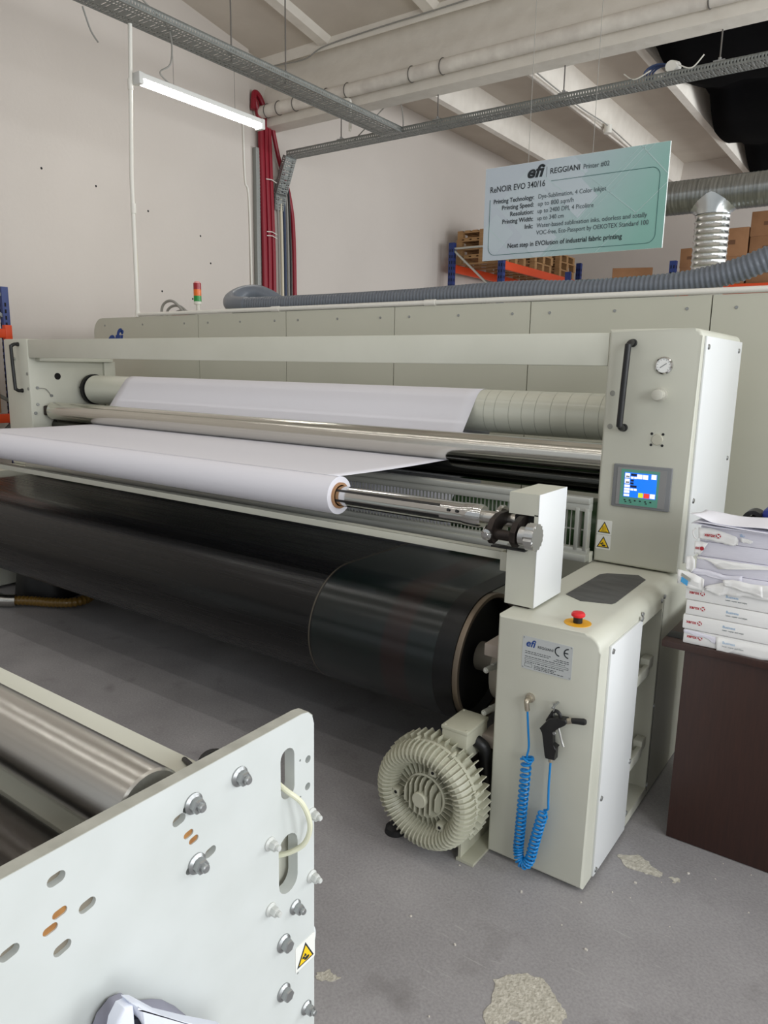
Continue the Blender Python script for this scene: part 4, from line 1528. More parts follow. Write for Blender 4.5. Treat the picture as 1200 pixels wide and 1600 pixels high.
# shaft support post with clamp
bm = B()
PX0, PX1, PYf, PYb = -1.071, -.965, 2.219, 2.448
box(bm, PX0, PX1, PYf, PYb, .892, 1.10)
box(bm, PX0, PX1, PYf, PYb, 1.206, 1.278)
box(bm, PX0, PX1, 2.37, PYb, 1.09, 1.21)
box(bm, PX1 - .014, PX1, PYf, PYb, 1.09, 1.21)
bmesh.ops.remove_doubles(bm, verts=bm.verts, dist=1e-5)
post = obj('shaft_support', bm, PAINT, mach)
bm = B(); box(bm, PX1 - .0005, PX1 + .0025, PYf - .001, PYb, .893, 1.2785, .001); o = obj('side_plate', bm, PAINT_W, post); o['label'] = 'white side plate'
bm = B(); box(bm, PX0 + .008, PX1 - .02, PYf + .01, PYb - .01, .884, .893); obj('foot_plate', bm, DSTEEL, post)
bm = B(); box(bm, PX0 - .05, PX1 - .03, 2.195, 2.225, 1.086, 1.092, .001); obj('ledge', bm, BLACK, post)
for x in (-1.105, -1.02):
    bm = B()
    prism(bm, [(2.30, 1.20), (2.25, 1.203), (2.205, 1.202), (2.165, 1.188), (2.142, 1.158), (2.142, 1.125), (2.165, 1.105), (2.195, 1.112), (2.208, 1.14), (2.235, 1.158), (2.30, 1.165)], 'x', x - .011, x + .011, bev=.004)
    obj('clamp_arm', bm, DSTEEL, post)
bm = B(); cyl(bm, (-1.128, 2.174, 1.138), (-.98, 2.174, 1.138), .018, 20); obj('clamp_pin', bm, DSTEEL, post)
bm = B(); lathe(bm, (-1.128, 2.174, 1.138), (-1, 0, 0), [(0, 0), (0, .024), (.004, .022), (.008, .012), (.012, .010), (.012, 0)], 20)
lathe(bm, (-1.112, 2.145, 1.138), (0, -1, 0), [(0, 0), (0, .02), (.006, .019), (.008, .009), (.012, .008), (.012, 0)], 20)
obj('pin_head', bm, CHROME, post)
bm = B()
pts = [(2.170 + (.045 if k % 5 else .040) * math.cos(2 * PI * k / 40), 1.148 + (.045 if k % 5 else .040) * math.sin(2 * PI * k / 40)) for k in range(40)]
prism(bm, pts[::-1], 'x', -.942, -.974, bev=.006); cyl(bm, (-1.0, 2.170, 1.146), (-.98, 2.170, 1.146), .032, 24)
obj('star_knob', bm, mat('polished_aluminium', (200, 200, 198), .28, .9), post)
bm = B(); box(bm, -1.06, -.985, 2.24, 2.36, 1.115, 1.20, .004); obj('clamp_body', bm, RUBBER, post)
# ------------------------------------------------------------------ paper roll with its web, and the shaft
RX0, RX1 = -4.83, -1.853
RYc, RZc, RR = 2.28, 1.167, .077
pr = thing('paper_roll', 'wide white paper roll with its web running up over the white tube', 'paper roll', (-3.34, RYc, RZc))
bm = B(); lathe(bm, (RX0, RYc, RZc), (1, 0, 0), [(0, .052), (0, RR), (RX1 - RX0, RR), (RX1 - RX0, .052)], 72); obj('wound_paper', bm, PAPER, pr)
bm = B(); lathe(bm, (RX0 - .004, RYc, RZc), (1, 0, 0), [(0, .043), (0, .053), (RX1 - RX0 + .012, .053), (RX1 - RX0 + .012, .043), (0, .043)], 48); obj('core', bm, CARD, pr)


def arc(yc, zc, r, a0, a1, n):
    return [(yc + r * math.cos(math.radians(a0 + (a1 - a0) * k / n)), zc + r * math.sin(math.radians(a0 + (a1 - a0) * k / n))) for k in range(n + 1)]


path = arc(RYc, RZc, RR + .001, 93, 86, 3)
path += [(RYc + (3.10 - RYc) * q, RZc + RR + .001 + (1.2345 - RZc - RR - .001) * q - .004 * math.sin(PI * q)) for q in [k / 12 for k in range(1, 12)]]
path += arc(3.13, 1.305, .0705, 268, 322.6, 12)
path += arc(3.48, 1.462, .1125, 142.6, 10, 26)
path += arc(3.32, .95, .1465, 20, -60, 12)
bm = B()
xs = [RX0 + (RX1 - RX0) * k / 40 for k in range(41)]
V = [[bm.verts.new((x, p[0], p[1])) for p in path] for x in xs]
for a, b in zip(V, V[1:]):
    for j in range(len(path) - 1):
        bm.faces.new((a[j], a[j + 1], b[j + 1], b[j]))
# the web that comes up over the front of the green drum
gp = arc(3.32, .95, .1468, 230, 95, 24)
xe = -1.86
V = [[bm.verts.new((x, p[0], p[1])) for p in gp] for x in (RX0, -3.3, xe)]
for a, b in zip(V, V[1:]):
    for j in range(len(gp) - 1):
        bm.faces.new((a[j], a[j + 1], b[j + 1], b[j]))
o = obj('paper_web', bm, PAPER, pr, sharp=80)
sm = o.modifiers.new('sheet', 'SOLIDIFY'); sm.thickness = .0006; sm.offset = 1

t = thing('winding_shaft', 'chrome winding shaft sticking out of the white paper roll', 'shaft', (-1.5, RYc, RZc))
bm = B(); lathe(bm, (-5.3, RYc, RZc), (1, 0, 0), [(0, 0), (0, .0405), (4.03, .0405), (4.035, .0425), (4.095, .0425), (4.105, .038), (4.105, 0)], 48); obj('shaft_body', bm, CHROME, t)
bm = B()
for a in (20, 140, 200, 262, 320):
    a = math.radians(a)
    c = Vector((0, math.cos(a), math.sin(a)))
    oriented_box(bm, (-1.62, RYc + c.y * .040, RZc + c.z * .040), Vector((1, 0, 0)), Vector((0, -c.z, c.y)), c, .26, .005, .0012)
obj('grip_strip', bm, BLACK, t)
bm = B()
for x in (-1.32, -1.285):
    lathe(bm, (x, RYc - .0395, RZc + .014), (0, -1, .35), [(0, 0), (0, .006), (.002, .006), (.002, 0)], 10)
obj('dark_dot', bm, BLACK, t)
bm = B(); cyl(bm, (-1.2, RYc, RZc), (-1.06, RYc, RZc), .024, 28); obj('journal', bm, STEEL2, t)
bm = B(); lathe(bm, (-1.135, RYc, RZc), (1, 0, 0), [(0, .02), (0, .046), (.004, .05), (.014, .05), (.018, .046), (.018, .02)], 40); obj('collar_disc', bm, CHROME, t)

# ------------------------------------------------------------------ side channel blower
BX, BZ, BF, BR = -1.212, .232, 1.93, .192
t = thing('blower', 'round finned grey side channel blower on the floor beside the cabinet', 'blower', (BX, 2.05, 0))
ax = Vector((0, 1, 0))
bm = B()
lathe(bm, (BX, BF, BZ), (0, 1, 0), [(.055, 0), (.055, .075), (.062, .08), (.062, .112), (.045, .118), (.02, .128), (.006, .145), (.004, .158), (.012, .172), (.03, .181), (.06, .184), (.06, .188), (.074, .188), (.074, .182), (.13, .182), (.15, .165), (.16, .13), (.16, 0)], 72)
obj('housing', bm, BLOWER, t)
bm = B()


def radial_fin(bm, a, prof, th):
    """prof: closed outline of (depth from the face, radius)"""
    c, s = math.cos(a), math.sin(a)
    d = Vector((c, 0, s)); n = Vector((-s, 0, c)) * th / 2
    A = [bm.verts.new(Vector((BX, BF + p[0], BZ)) + d * p[1] - n) for p in prof]
    Q = [bm.verts.new(Vector((BX, BF + p[0], BZ)) + d * p[1] + n) for p in prof]
    bm.faces.new(A); bm.faces.new(Q)
    k = len(prof)
    for i in range(k):
        bm.faces.new((A[i], A[(i + 1) % k], Q[(i + 1) % k], Q[i]))


for k in range(58):
    radial_fin(bm, 2 * PI * (k + .5) / 58, [(.052, .112), (.034, .116), (.002, .134), (-.008, .150), (-.006, .165), (.006, .18), (.026, .192), (.06, .195), (.06, .18), (.012, .165), (.008, .15)], .0036)
obj('rim_fins', bm, BLOWER, t)
bm = B()
for k in range(30):
    radial_fin(bm, 2 * PI * k / 30, [(.063, .072), (.040, .074), (.046, .116), (.063, .116)], .0032)
obj('inner_fins', bm, BLOWER, t)
bm = B()
for k in range(44):
    a = 2 * PI * (k + .25) / 44
    if not (1.25 * PI < a < 1.75 * PI):
        radial_fin(bm, a, [(.078, .18), (.078, .205), (.135, .205), (.15, .175)], .0034)
obj('casing_fins', bm, BLOWER, t)
bm = B()
for k in range(-3, 4):
    x = k * .0205
    h = math.sqrt(.072 ** 2 - x * x)
    prism(bm, [(BF + .056, BZ - h), (BF + .02, BZ - h), (BF + .004, BZ - h + .016), (BF + .004, BZ + h - .016), (BF + .02, BZ + h), (BF + .056, BZ + h)], 'x', BX + x - .0022, BX + x + .0022)
lathe(bm, (BX, BF + .058, BZ), (0, -1, 0), [(0, .068), (0, .079), (.02, .079), (.022, .074), (.02, .070), (0, .068)], 48)
obj('hub_fins', bm, BLOWER, t)
bm = B(); lathe(bm, (BX, BF + .056, BZ), (0, -1, 0), [(0, 0), (0, .028), (.056, .028), (.060, .025), (.060, 0)], 32); obj('hub_cap', bm, BLOWER, t)
for a in (70, 190, 310):
    a = math.radians(a)
    px, pz = BX + .112 * math.cos(a), BZ + .112 * math.sin(a)
    bm = B(); box(bm, px - .014, px + .014, BF + .02, BF + .06, pz - .014, pz + .014, .003)
    b = obj('lug', bm, BLOWER, t)
    bm = B(); lathe(bm, (px, BF + .02, pz), (0, -1, 0), [(0, 0), (0, .006), (.001, .006), (.001, 0)], 12); obj('lug_hole', bm, HOLE, b)
for a in range(8):
    a = a * PI / 4 + .3
    bm = B(); cyl(bm, (BX + .19 * math.cos(a), BF + .05, BZ + .19 * math.sin(a)), (BX + .19 * math.cos(a), BF + .085, BZ + .19 * math.sin(a)), .007, 8); obj('rim_bolt', bm, BLOWER, t)
bm = B(); cyl(bm, (BX, 2.08, BZ - .02), (BX, 2.42, BZ - .02), .082, 32)
for k in range(18):
    a = 2 * PI * k / 18
    bar(bm, (BX + .085 * math.cos(a), 2.10, BZ - .02 + .085 * math.sin(a)), (BX + .085 * math.cos(a), 2.36, BZ - .02 + .085 * math.sin(a)), .004, .004)
obj('motor', bm, DSTEEL, t)
bm = B(); box(bm, BX + .015, BX + .115, 2.04, 2.19, .405, .465, .006); box(bm, BX + .02, BX + .105, 2.06, 2.17, .35, .41); tb = obj('terminal_box', bm, BLOWER, t)
bm = B(); box(bm, BX + .013, BX + .117, 2.038, 2.192, .458, .472, .003)
for x, y in ((.023, 2.05), (.107, 2.05), (.023, 2.18), (.107, 2.18)):
    lathe(bm, (BX + x, y, .472), (0, 0, 1), [(0, 0), (0, .005), (.002, .004), (.002, 0)], 8)
obj('lid', bm, BLOWER, tb)
bm = B(); tube(bm, smooth_path([(BX + .10, 2.12, .41), (BX + .135, 2.13, .385), (BX + .13, 2.16, .32), (BX + .125, 2.2, .2), (BX + .13, 2.24, .06)], 6), .022, 12); obj('black_elbow', bm, BLACK, t)
bm = B(); box(bm, BX + .105, BX + .172, 2.015, 2.36, .001, .012); box(bm, BX + .11, BX + .12, 2.02, 2.30, .012, .12); box(bm, BX + .08, BX + .115, 2.03, 2.05, .04, .14); obj('foot', bm, BLOWER, t)
bm = B(); lathe(bm, (BX - .155, 2.02, 0.001), (0, 0, 1), [(0, 0), (0, .04), (.02, .036), (.03, .02), (.06, .015), (.16, .015), (.16, 0)], 20); obj('rubber_foot', bm, RUBBER, t)

# ------------------------------------------------------------------ air gun with its spiral hose
t = thing('air_gun', 'black air blow gun hanging on the front of the service cabinet', 'air gun', (-.82, 2.09, .55))
YG0, YG1 = 2.078, 2.106
bm = B()
prism(bm, [(-.858, .549), (-.848, .537), (-.842, .53), (-.834, .462), (-.832, .452), (-.801, .455), (-.801, .492), (-.797, .499), (-.812, .505), (-.815, .538), (-.811, .556), (-.795, .568), (-.776, .582), (-.768, .594), (-.774, .604), (-.80, .600), (-.826, .594)], 'y', YG0, YG1, bev=.004)
obj('body', bm, BLACK, t)
bm = B(); tube(bm, smooth_path([(-.838, 2.092, .575), (-.826, 2.092, .60), (-.818, 2.092, .614), (-.808, 2.092, .618), (-.798, 2.092, .61), (-.795, 2.092, .60)], 5), .006, 8); obj('hanging_eye', bm, BLACK, t)
bm = B(); cyl(bm, (-.776, 2.092, .593), (-.756, 2.092, .602), .0095, 14); obj('collar', bm, BRASSM, t)
bm = B(); lathe(bm, (-.758, 2.092, .601), (.95, 0, .2), [(0, 0), (0, .009), (.04, .0105), (.046, .008), (.047, 0)], 16); obj('nozzle', bm, BLACK, t)
bm = B(); tube(bm, smooth_path([(-.80, 2.092, .565), (-.793, 2.092, .545), (-.787, 2.092, .525), (-.779, 2.092, .505)], 6), .0035, 8); obj('trigger', bm, mat('bare_lever', (206, 206, 202), .35, .7), t)
bm = B(); lathe(bm, (-.807, 2.079, .548), (0, -1, 0), [(0, 0), (0, .006), (.003, .005), (.003, 0)], 12); obj('pivot_screw', bm, ZINC, t)
bm = B(); cyl(bm, (-.818, 2.092, .455), (-.818, 2.092, .440), .008, 12); obj('hose_connector', bm, BRASSM, t)
bm = B(); cyl(bm, (-.815, 2.118, .637), (-.818, 2.075, .632), .0035, 8); tube(bm, [(-.818, 2.092, .60), (-.816, 2.085, .645)], .0032, 8); o = obj('wall_pin', bm, ZINC, cab)

t = thing('air_hose', 'blue spiral air hose hanging in a loop on the service cabinet', 'hose', (-.87, 2.09, .3))
bm = B(); lathe(bm, (-.911, CF, .625), (0, -1, 0), [(0, 0), (0, .016), (.006, .016), (.008, .011), (.022, .011), (.022, 0)], 20)
tube(bm, smooth_path([(-.911, 2.10, .625), (-.911, 2.088, .622), (-.909, 2.088, .61), (-.907, 2.09, .592)], 5), .0085, 12)
obj('elbow_fitting', bm, BRASSM, t)
ctr = smooth_path([(-.896, 2.082, .43), (-.898, 2.082, .36), (-.902, 2.082, .24), (-.905, 2.082, .15), (-.905, 2.078, .095), (-.893, 2.07, .062), (-.872, 2.068, .058), (-.858, 2.072, .085),
                   (-.852, 2.078, .13), (-.838, 2.082, .21), (-.824, 2.082, .268)], 40)
ctr = resample(ctr, .0006)
pts = []
s = 0
t0 = (ctr[1] - ctr[0]).normalized()
u = Vector((0, -1, 0))
ph = 0
nC = len(ctr)
for i in range(nC):
    tt = (ctr[min(i + 1, nC - 1)] - ctr[max(i - 1, 0)]).normalized()
    u = (u - tt * u.dot(tt)).normalized()
    v = tt.cross(u)
    q = i / nC
    pitch = .0215 - .0085 * q / .53 if q < .53 else (.0095 if q < .68 else .0135 + .004 * (q - .68) / .32)
    ph += 2 * PI * .0006 / pitch
    rr = .0152 * min(1, i / 25, (nC - i) / 25 + .15)
    pts.append(ctr[i] + (u * math.cos(ph) + v * math.sin(ph)) * rr)
pts = pts[::2]
lead = smooth_path([(-.907, 2.09, .592), (-.900, 2.088, .53), (-.893, 2.086, .47), (-.896, 2.083, .44), pts[0]], 6)
tail = smooth_path([pts[-1], (-.812, 2.082, .278), (-.814, 2.085, .30), (-.818, 2.09, .36), (-.818, 2.092, .441)], 6)
bm = B(); tube(bm, lead[:-1] + pts + tail[1:], .0037, 8); obj('coil', bm, AIRBLUE, t)
bm = B(); tube(bm, [(-.893 + .017 * math.cos(a), 2.084 + .015 * math.sin(a), .428 + .004 * math.sin(2 * a)) for a in [k * PI / 8 for k in range(17)]], .0042, 8); tube(bm, [(-.915, 2.075, .424), (-.87, 2.08, .436)], .004, 8)
obj('coil_knot', bm, AIRBLUE, t)

# ------------------------------------------------------------------ things under the belt, left
t = thing('black_tub', 'black plastic tub standing on the floor under the belt', 'tub', (-5.02, 2.80, 0))
bm = B(); lathe(bm, (-5.02, 2.80, 0), (0, 0, 1), [(0, 0), (0, .225), (.012, .225), (.30, .185), (.30, .195), (.315, .195), (.315, .175), (.02, .2), (.02, 0)], 32); obj('tub', bm, BLACK, t)
t = thing('drain_hose', 'amber corrugated hose on the floor with a grey pipe end, under the belt', 'hose', (-4.7, 2.6, 0))
P = resample(smooth_path([(-4.90, 2.47, .055), (-4.80, 2.55, .05), (-4.66, 2.62, .05), (-4.56, 2.70, .05), (-4.55, 2.80, .05), (-4.62, 2.92, .06), (-4.75, 3.05, .08)], 14), .007)
bm = B(); tube(bm, P, lambda i: .034 if (i // 2) % 2 else .029, 14); obj('hose', bm, AMBER, t, sharp=80)
bm = B(); tube(bm, smooth_path([(-4.885, 2.485, .054), (-4.93, 2.44, .055), (-5.0, 2.40, .06)], 6), .042, 14); obj('silver_sleeve', bm, STEEL2, t)
bm = B(); tube(bm, [(-4.97, 2.42, .058), (-5.12, 2.34, .07)], .047, 14); obj('grey_pipe', bm, GREYP, t)

# ------------------------------------------------------------------ desk and paper reams
t = thing('desk', 'dark brown wood laminate desk at the right edge', 'desk', (-.1, 2.9, 0))
bm = B(); box(bm, -.632, .9, 2.585, 3.25, .728, .752, .002); obj('desk_top', bm, WENGE, t)
bm = B(); box(bm, -.556, .85, 2.60, 2.622, .003, .728, .001); obj('front_panel', bm, WENGE, t)
for x in (-.556, .828):
    bm = B(); box(bm, x, x + .022, 2.622, 3.2, .003, .728, .001); obj('side_panel', bm, WENGE, t)
bm = B(); box(bm, -.63, -.56, 2.63, 2.70, .752, .7535, .0005); obj('dark_corner_pad', bm, RUBBER, t)

RH = .0525
words = ('lowest', 'second from below', 'third from below', 'fourth from below', 'fifth from below', 'sixth from below', 'seventh from below', 'topmost')


def ream_mark(x, z, parent, Y, full=True, sc=1.0):
    """red word and round mark on the wrapper"""
    obj('wrapper_print', text_bm('xerox', .0165 * sc, on_front(x, z - .005 * sc, Y), width=.034 * sc, bold=.03, depth=.0004), XRED, parent)
    bm = B(); lathe(bm, (x + .043 * sc, Y, z), (0, -1, 0), [(0, 0), (0, .0078 * sc), (.0004, .0078 * sc), (.0004, 0)], 20); b = obj('wrapper_print', bm, XRED, parent)
    bm = B()
    cx = x + .043 * sc
    for s in (1, -1):
        prism(bm, [(cx - .0065 * sc, z + s * .004 * sc), (cx - .004 * sc, z + s * .0055 * sc), (cx + .002 * sc, z + .0008 * sc), (cx + .0066 * sc, z - s * .0036 * sc), (cx + .004 * sc, z - s * .0056 * sc), (cx - .002 * sc, z - .0008 * sc)][::1], 'y', Y - .0007, Y - .0004)
    obj('round_mark', bm, WPAPER, b)


def ream(k, x0, y0, rz, state, lab):
    t = thing('paper_ream', lab, 'ream of paper', (x0, y0, 0), 'reams of paper stacked on the desk', local=True)
    z0 = 0
    if state == 'closed':
        bm = B(); box(bm, 0, .297, 0, .21, z0 + .0008, z0 + RH - .0008, .004); obj('wrapper', bm, WPAPER, t)
    else:
        bm = B(); box(bm, .003, .294, .003, .207, z0 + .0008, z0 + RH - .0008, .0015); obj('sheets', bm, SHEETS, t)
    if state in ('closed',):
        ream_mark(.012, z0 + .028, t, -.0002)
        obj('wrapper_print', text_bm('Business', .0125, on_front(.128, z0 + .029, -.0002), width=.038, depth=.0004), XBLUE, t)
        obj('wrapper_print', text_bm('Laser, copier and inkjet', .0072, on_front(.128, z0 + .019, -.0002), width=.066, depth=.0004), INKG, t)
    return t


def torn(bm, top, bot, y, curl=.0):
    """torn strip of wrapper standing just in front of the sheets: top and bottom are lists of (x, z)"""
    def fine(q, jit):
        out = []
        for i in range(len(q) - 1):
            for k in range(5):
                f = k / 5
                out.append((q[i][0] + (q[i + 1][0] - q[i][0]) * f, q[i][1] + (q[i + 1][1] - q[i][1]) * f + (random.uniform(-jit, jit) if (i or k) else 0)))
        out.append(q[-1])
        return out
    n = min(len(top), len(bot))
    T, Q = fine(top[:n], .0006), fine(bot[:n], .0022)
    rows = []
    for f, c in ((0, .15), (.45, 1), (.8, .5), (1, 1.3)):
        rows.append([bm.verts.new((a[0] + (b[0] - a[0]) * f, y - curl * c * (.5 + .5 * math.sin(i * .9 + f * 2)) - (random.uniform(0, curl * .35) if f else 0), a[1] + (b[1] - a[1]) * f))
                     for i, (a, b) in enumerate(zip(T, Q))])
    for ra, rb in zip(rows, rows[1:]):
        for i in range(len(T) - 1):
            bm.faces.new((ra[i], ra[i + 1], rb[i + 1], rb[i]))


def flap(parent, top, bot, y, curl=.004, name='torn_wrapper', m=None):
    bm = B(); torn(bm, top, bot, y, curl)
    o = obj(name, bm, m or WPAPER, parent, sharp=14)
    s = o.modifiers.new('paper', 'SOLIDIFY'); s.thickness = .0004
    return o


specs = [
    (-.566, 2.60, 'closed', .02, 'lowest ream of the stack on the desk, with a torn white flap hanging down'),
    (-.572, 2.598, 'closed', .02, 'closed ream second from the bottom of the stack on the desk'),
    (-.567, 2.60, 'closed', .022, 'closed ream third from the bottom of the stack on the desk'),
    (-.573, 2.602, 'closed', .015, 'fourth ream from below, half closed with a torn top under a pale blue label'),
    (-.558, 2.60, 'open', .03, 'opened ream above the pale blue label, showing bare sheets'),
    (-.552, 2.604, 'open', .035, 'opened ream with a torn wavy wrapper edge, third from the top'),
    (-.548, 2.606, 'open', .04, 'second ream from the top, bare sheets with a piece of printed wrapper at its corner'),
    (-.548, 2.603, 'open', .045, 'topmost ream with torn printed wrapper under the loose sheets'),
]
for k, (x0, y0, stt, rz, lab) in enumerate(specs):
    r = ream(k, x0, y0, rz, stt, lab)
    if k == 0:
        flap(r, [(.105, .047), (.16, .046), (.22, .048), (.297, .048)], [(.112, -.004), (.13, -.009), (.155, -.002), (.297, .002)], -.0025, .003)
        flap(r, [(.0, .050), (.04, .051), (.08, .046), (.11, .044)], [(.0, .042), (.03, .036), (.075, .034), (.105, .018)], -.0016, .002, m=SHEETS)
        obj('wrapper_print', text_bm('Business', .0125, on_front(.128, .029, -.0105), width=.038, depth=.0004), XBLUE, r)
        obj('wrapper_print', text_bm('Laser, copier and inkjet', .0072, on_front(.128, .018, -.0105), width=.066, depth=.0004), INKG, r)
    if k == 3:
        # corner flap with the pale blue label
        flap(r, [(-.03, .105), (.02, .098), (.045, .090), (.058, .083)], [(-.026, .058), (.0, .05), (.055, .04), (.060, .036)], -.012, .006)
        mapl = lambda a, b, d: Vector((-.014 + a * .85 + b * .1, -.0195 - d, .076 + b - a * .45))
        bm = B(); flat(bm, [(0, -.012), (.026, -.012), (.026, .006), (0, .006)], mapl, .0006); obj('blue_label', bm, mat('label_blue', (72, 160, 214), .5), r)
        bm = B(); flat(bm, [(-.003, .008), (.034, .008), (.034, .019), (-.003, .019)], mapl, .0006); obj('grey_label', bm, mat('label_grey', (160, 160, 152), .5), r)
        flap(r, [(.062, .060), (.10, .075), (.14, .088), (.18, .090), (.24, .094), (.297, .09)], [(.062, .05), (.10, .034), (.13, .040), (.18, .046), (.24, .045), (.297, .046)], -.006, .005)
        flap(r, [(.115, .092), (.15, .098), (.2, .094), (.235, .09)], [(.12, .073), (.15, .072), (.2, .06), (.24, .055)], -.013, .004)
    if k == 5:
        flap(r, [(.0, .051), (.1, .050), (.2, .050), (.297, .050)], [(.0, .048), (.05, .040), (.075, .018), (.11, .024), (.17, .014), (.297, .010)], -.002, .004)
        flap(r, [(-.03, .045), (-.012, .052), (.0, .040)], [(-.026, .002), (-.01, -.008), (.002, .008)], -.004, .004)
        flap(r, [(-.02, .01), (.05, .008), (.1, .0), (.15, .006)], [(-.01, -.012), (.05, -.012), (.1, -.018), (.15, -.02)], -.002, .003, m=SHEETS)
    if k == 6:
        flap(r, [(-.012, .05), (.01, .052), (.03, .048)], [(-.01, .006), (.008, .004), (.016, .02)], -.002, .002)
        obj('wrapper_print', text_bm('ox', .016, on_front(-.008, .024, -.0062), width=.013, bold=.03, depth=.0004), XRED, r)
        bm = B(); lathe(bm, (.013, -.0062, .028), (0, -1, 0), [(0, 0), (0, .0068), (.0004, .0068), (.0004, 0)], 20); obj('wrapper_print', bm, XRED, r)
    if k == 7:
        flap(r, [(-.004, .046), (.03, .050), (.08, .040), (.115, .030), (.122, .02)], [(.0, .010), (.03, .008), (.08, .002), (.11, -.002), (.122, .004)], -.003, .003)
        ream_mark(.018, .026, r, -.0088)
        flap(r, [(.128, .030), (.15, .028), (.165, .024)], [(.13, .016), (.15, .014), (.165, .016)], -.006, .002)
        obj('wrapper_print', text_bm('Bu', .012, on_front(.125, .032, -.002), width=.012, depth=.0004), XBLUE, r)
        bm = B(); tube(bm, smooth_path([(-.012, -.002, .042), (-.02, -.002, .03), (-.014, -.002, .012), (-.004, -.002, .006)], 5), .003, 6); obj('wrapper_curl', bm, WPAPER, r)
    r.location = (x0, y0, .752 + k * RH)
    r.rotation_euler = (0, 0, rz)
# loose sheets
for k, (lift, sh) in enumerate(((.0, 0.0), (.004, .012), (.010, -.006))):
    bm = B()
    nx, ny = 24, 10
    V = []
    for j in range(ny + 1):
        row = []
        for i in range(nx + 1):
            x = -.575 + sh + .33 * i / nx
            y = 2.59 - sh * .4 + .23 * j / ny
            u = i / nx; v = j / ny
            z = .752 + 8 * RH + .0012 + lift + .010 * math.sin(PI * min(1, u * 1.25)) * (1 - .4 * v) * (k * .5 + .2) + (.004 * k) * math.sin(7 * u + k)
            cur = max(0, .22 - u) * max(0, 1 - v * 1.3)
            z += (cur * .10 if k == 2 else cur * .03)
            row.append(bm.verts.new((x, y, z)))
        V.append(row)
    for a, b in zip(V, V[1:]):
        for i in range(nx):
            bm.faces.new((a[i], a[i + 1], b[i + 1], b[i]))
    o = obj('loose_sheet', bm, PAPER, sharp=80)
    s = o.modifiers.new('paper', 'SOLIDIFY'); s.thickness = .0012
    rebase(o, (-.4, 2.7, .752 + 8 * RH))
    tag(o, ('lowest', 'middle', 'uppermost curled')[k] + ' loose white sheet lying on top of the ream stack', 'sheet of paper')
t = thing('tape_dispenser', 'black and dark blue desk tool behind the paper stack at the right edge', 'tape dispenser', (-.36, 2.87, .752))
bm = B(); box(bm, -.46, -.26, 2.86, 2.94, .752, 1.17, .01); obj('stand', bm, BLACK, t)
bm = B(); lathe(bm, (-.43, 2.86, 1.165), (0, 1, 0), [(0, .02), (0, .035), (.07, .035), (.07, .02), (0, .02)], 24); box(bm, -.44, -.26, 2.86, 2.94, 1.16, 1.18, .006); obj('frame', bm, BLACK, t)
bm = B(); box(bm, -.40, -.26, 2.85, 2.95, 1.175, 1.21, .01); obj('blue_top', bm, mat('tool_blue', (28, 46, 130), .4), t)

# ------------------------------------------------------------------ winder in the foreground
wd = thing('winder_frame', 'winder in the foreground with a white bolted side plate and steel rollers', 'machine', (-.71, .4, 0))
WX = -.70
outer = [(-.15, .0), (.802, .0), (.802, 1.135), (.798, 1.149), (.788, 1.158), (.775, 1.1605), (-.15, 1.156)]
R = math.radians
holes = [stadium(.742, 1.077, .082, .030, R(90)), stadium(.742, .925, .10, .042, R(90)),
         stadium(.541, 1.107, .021, .0138, R(10)), stadium(.555, 1.079, .016, .0094, R(10)), stadium(.563, 1.0665, .016, .0094, R(10)), stadium(.590, 1.033, .020, .0127, R(12)),
         stadium(.375, 1.124, .022, .0138, R(6)), stadium(.409, 1.069, .022, .0138, R(10)), stadium(.376, 1.081, .018, .0098, R(8)), stadium(.364, 1.068, .018, .0098, R(8)),
         stadium(.376, 1.036, .022, .0133, R(12)), stadium(.319, 1.071, .022, .0133, R(10)),
         stadium(.557, 1.1175, .02, .011, R(20)), stadium(.558, 1.0275, .02, .011, R(20)),
         circ(.788, 1.080, .0062, 14), circ(.787, 1.034, .0062, 14), circ(.770, 1.086, .002, 8), circ(.770, 1.024, .002, 8), circ(.762, .713, .002, 8)]
bm = holed_plate(outer, holes, .020, lambda x, y, z: Vector((WX - .020 + z, x, y)))
sp = obj('side_plate', bm, PLATE, wd, sharp=25)
bm = B(); prism(bm, [(-.149, 1.1545), (-.149, 1.1565), (.774, 1.1615), (.789, 1.159), (.7995, 1.1495), (.7985, 1.1485), (.788, 1.1575), (.775, 1.1600)], 'x', WX - .0199, WX - .0004); obj('raw_edge', bm, EDGE, sp)
# behind the open slots
for y, z, L, wdt, a, dp, m in ((.555, 1.079, .016, .0094, 8, .002, RUSTY), (.563, 1.0665, .016, .0094, 8, .002, RUSTY), (.376, 1.081, .018, .0098, 8, .002, RUSTY), (.364, 1.068, .018, .0098, 8, .002, RUSTY),
                            (.541, 1.107, .021, .0138, 10, .010, None), (.590, 1.033, .020, .0127, 12, .010, None), (.375, 1.124, .022, .0138, 6, .010, None), (.409, 1.069, .022, .0138, 10, .006, None), (.376, 1.036, .022, .0133, 12, .006, None), (.319, 1.071, .022, .0133, 10, .010, None)):
    bm = B(); prism(bm, stadium(y, z, L, wdt, R(a)), 'x', WX - .019, WX - dp)
    obj('slot_backing', bm, m or mat('slot_grey_brown', (128, 120, 106), .7), sp)
bm = B(); cyl(bm, (WX - .14, .742, .925), (WX - .05, .742, .925), .05, 32); box(bm, WX - .09, WX - .03, .71, .79, .86, .99, .006); obj('inner_bracket', bm, PAINT, wd)


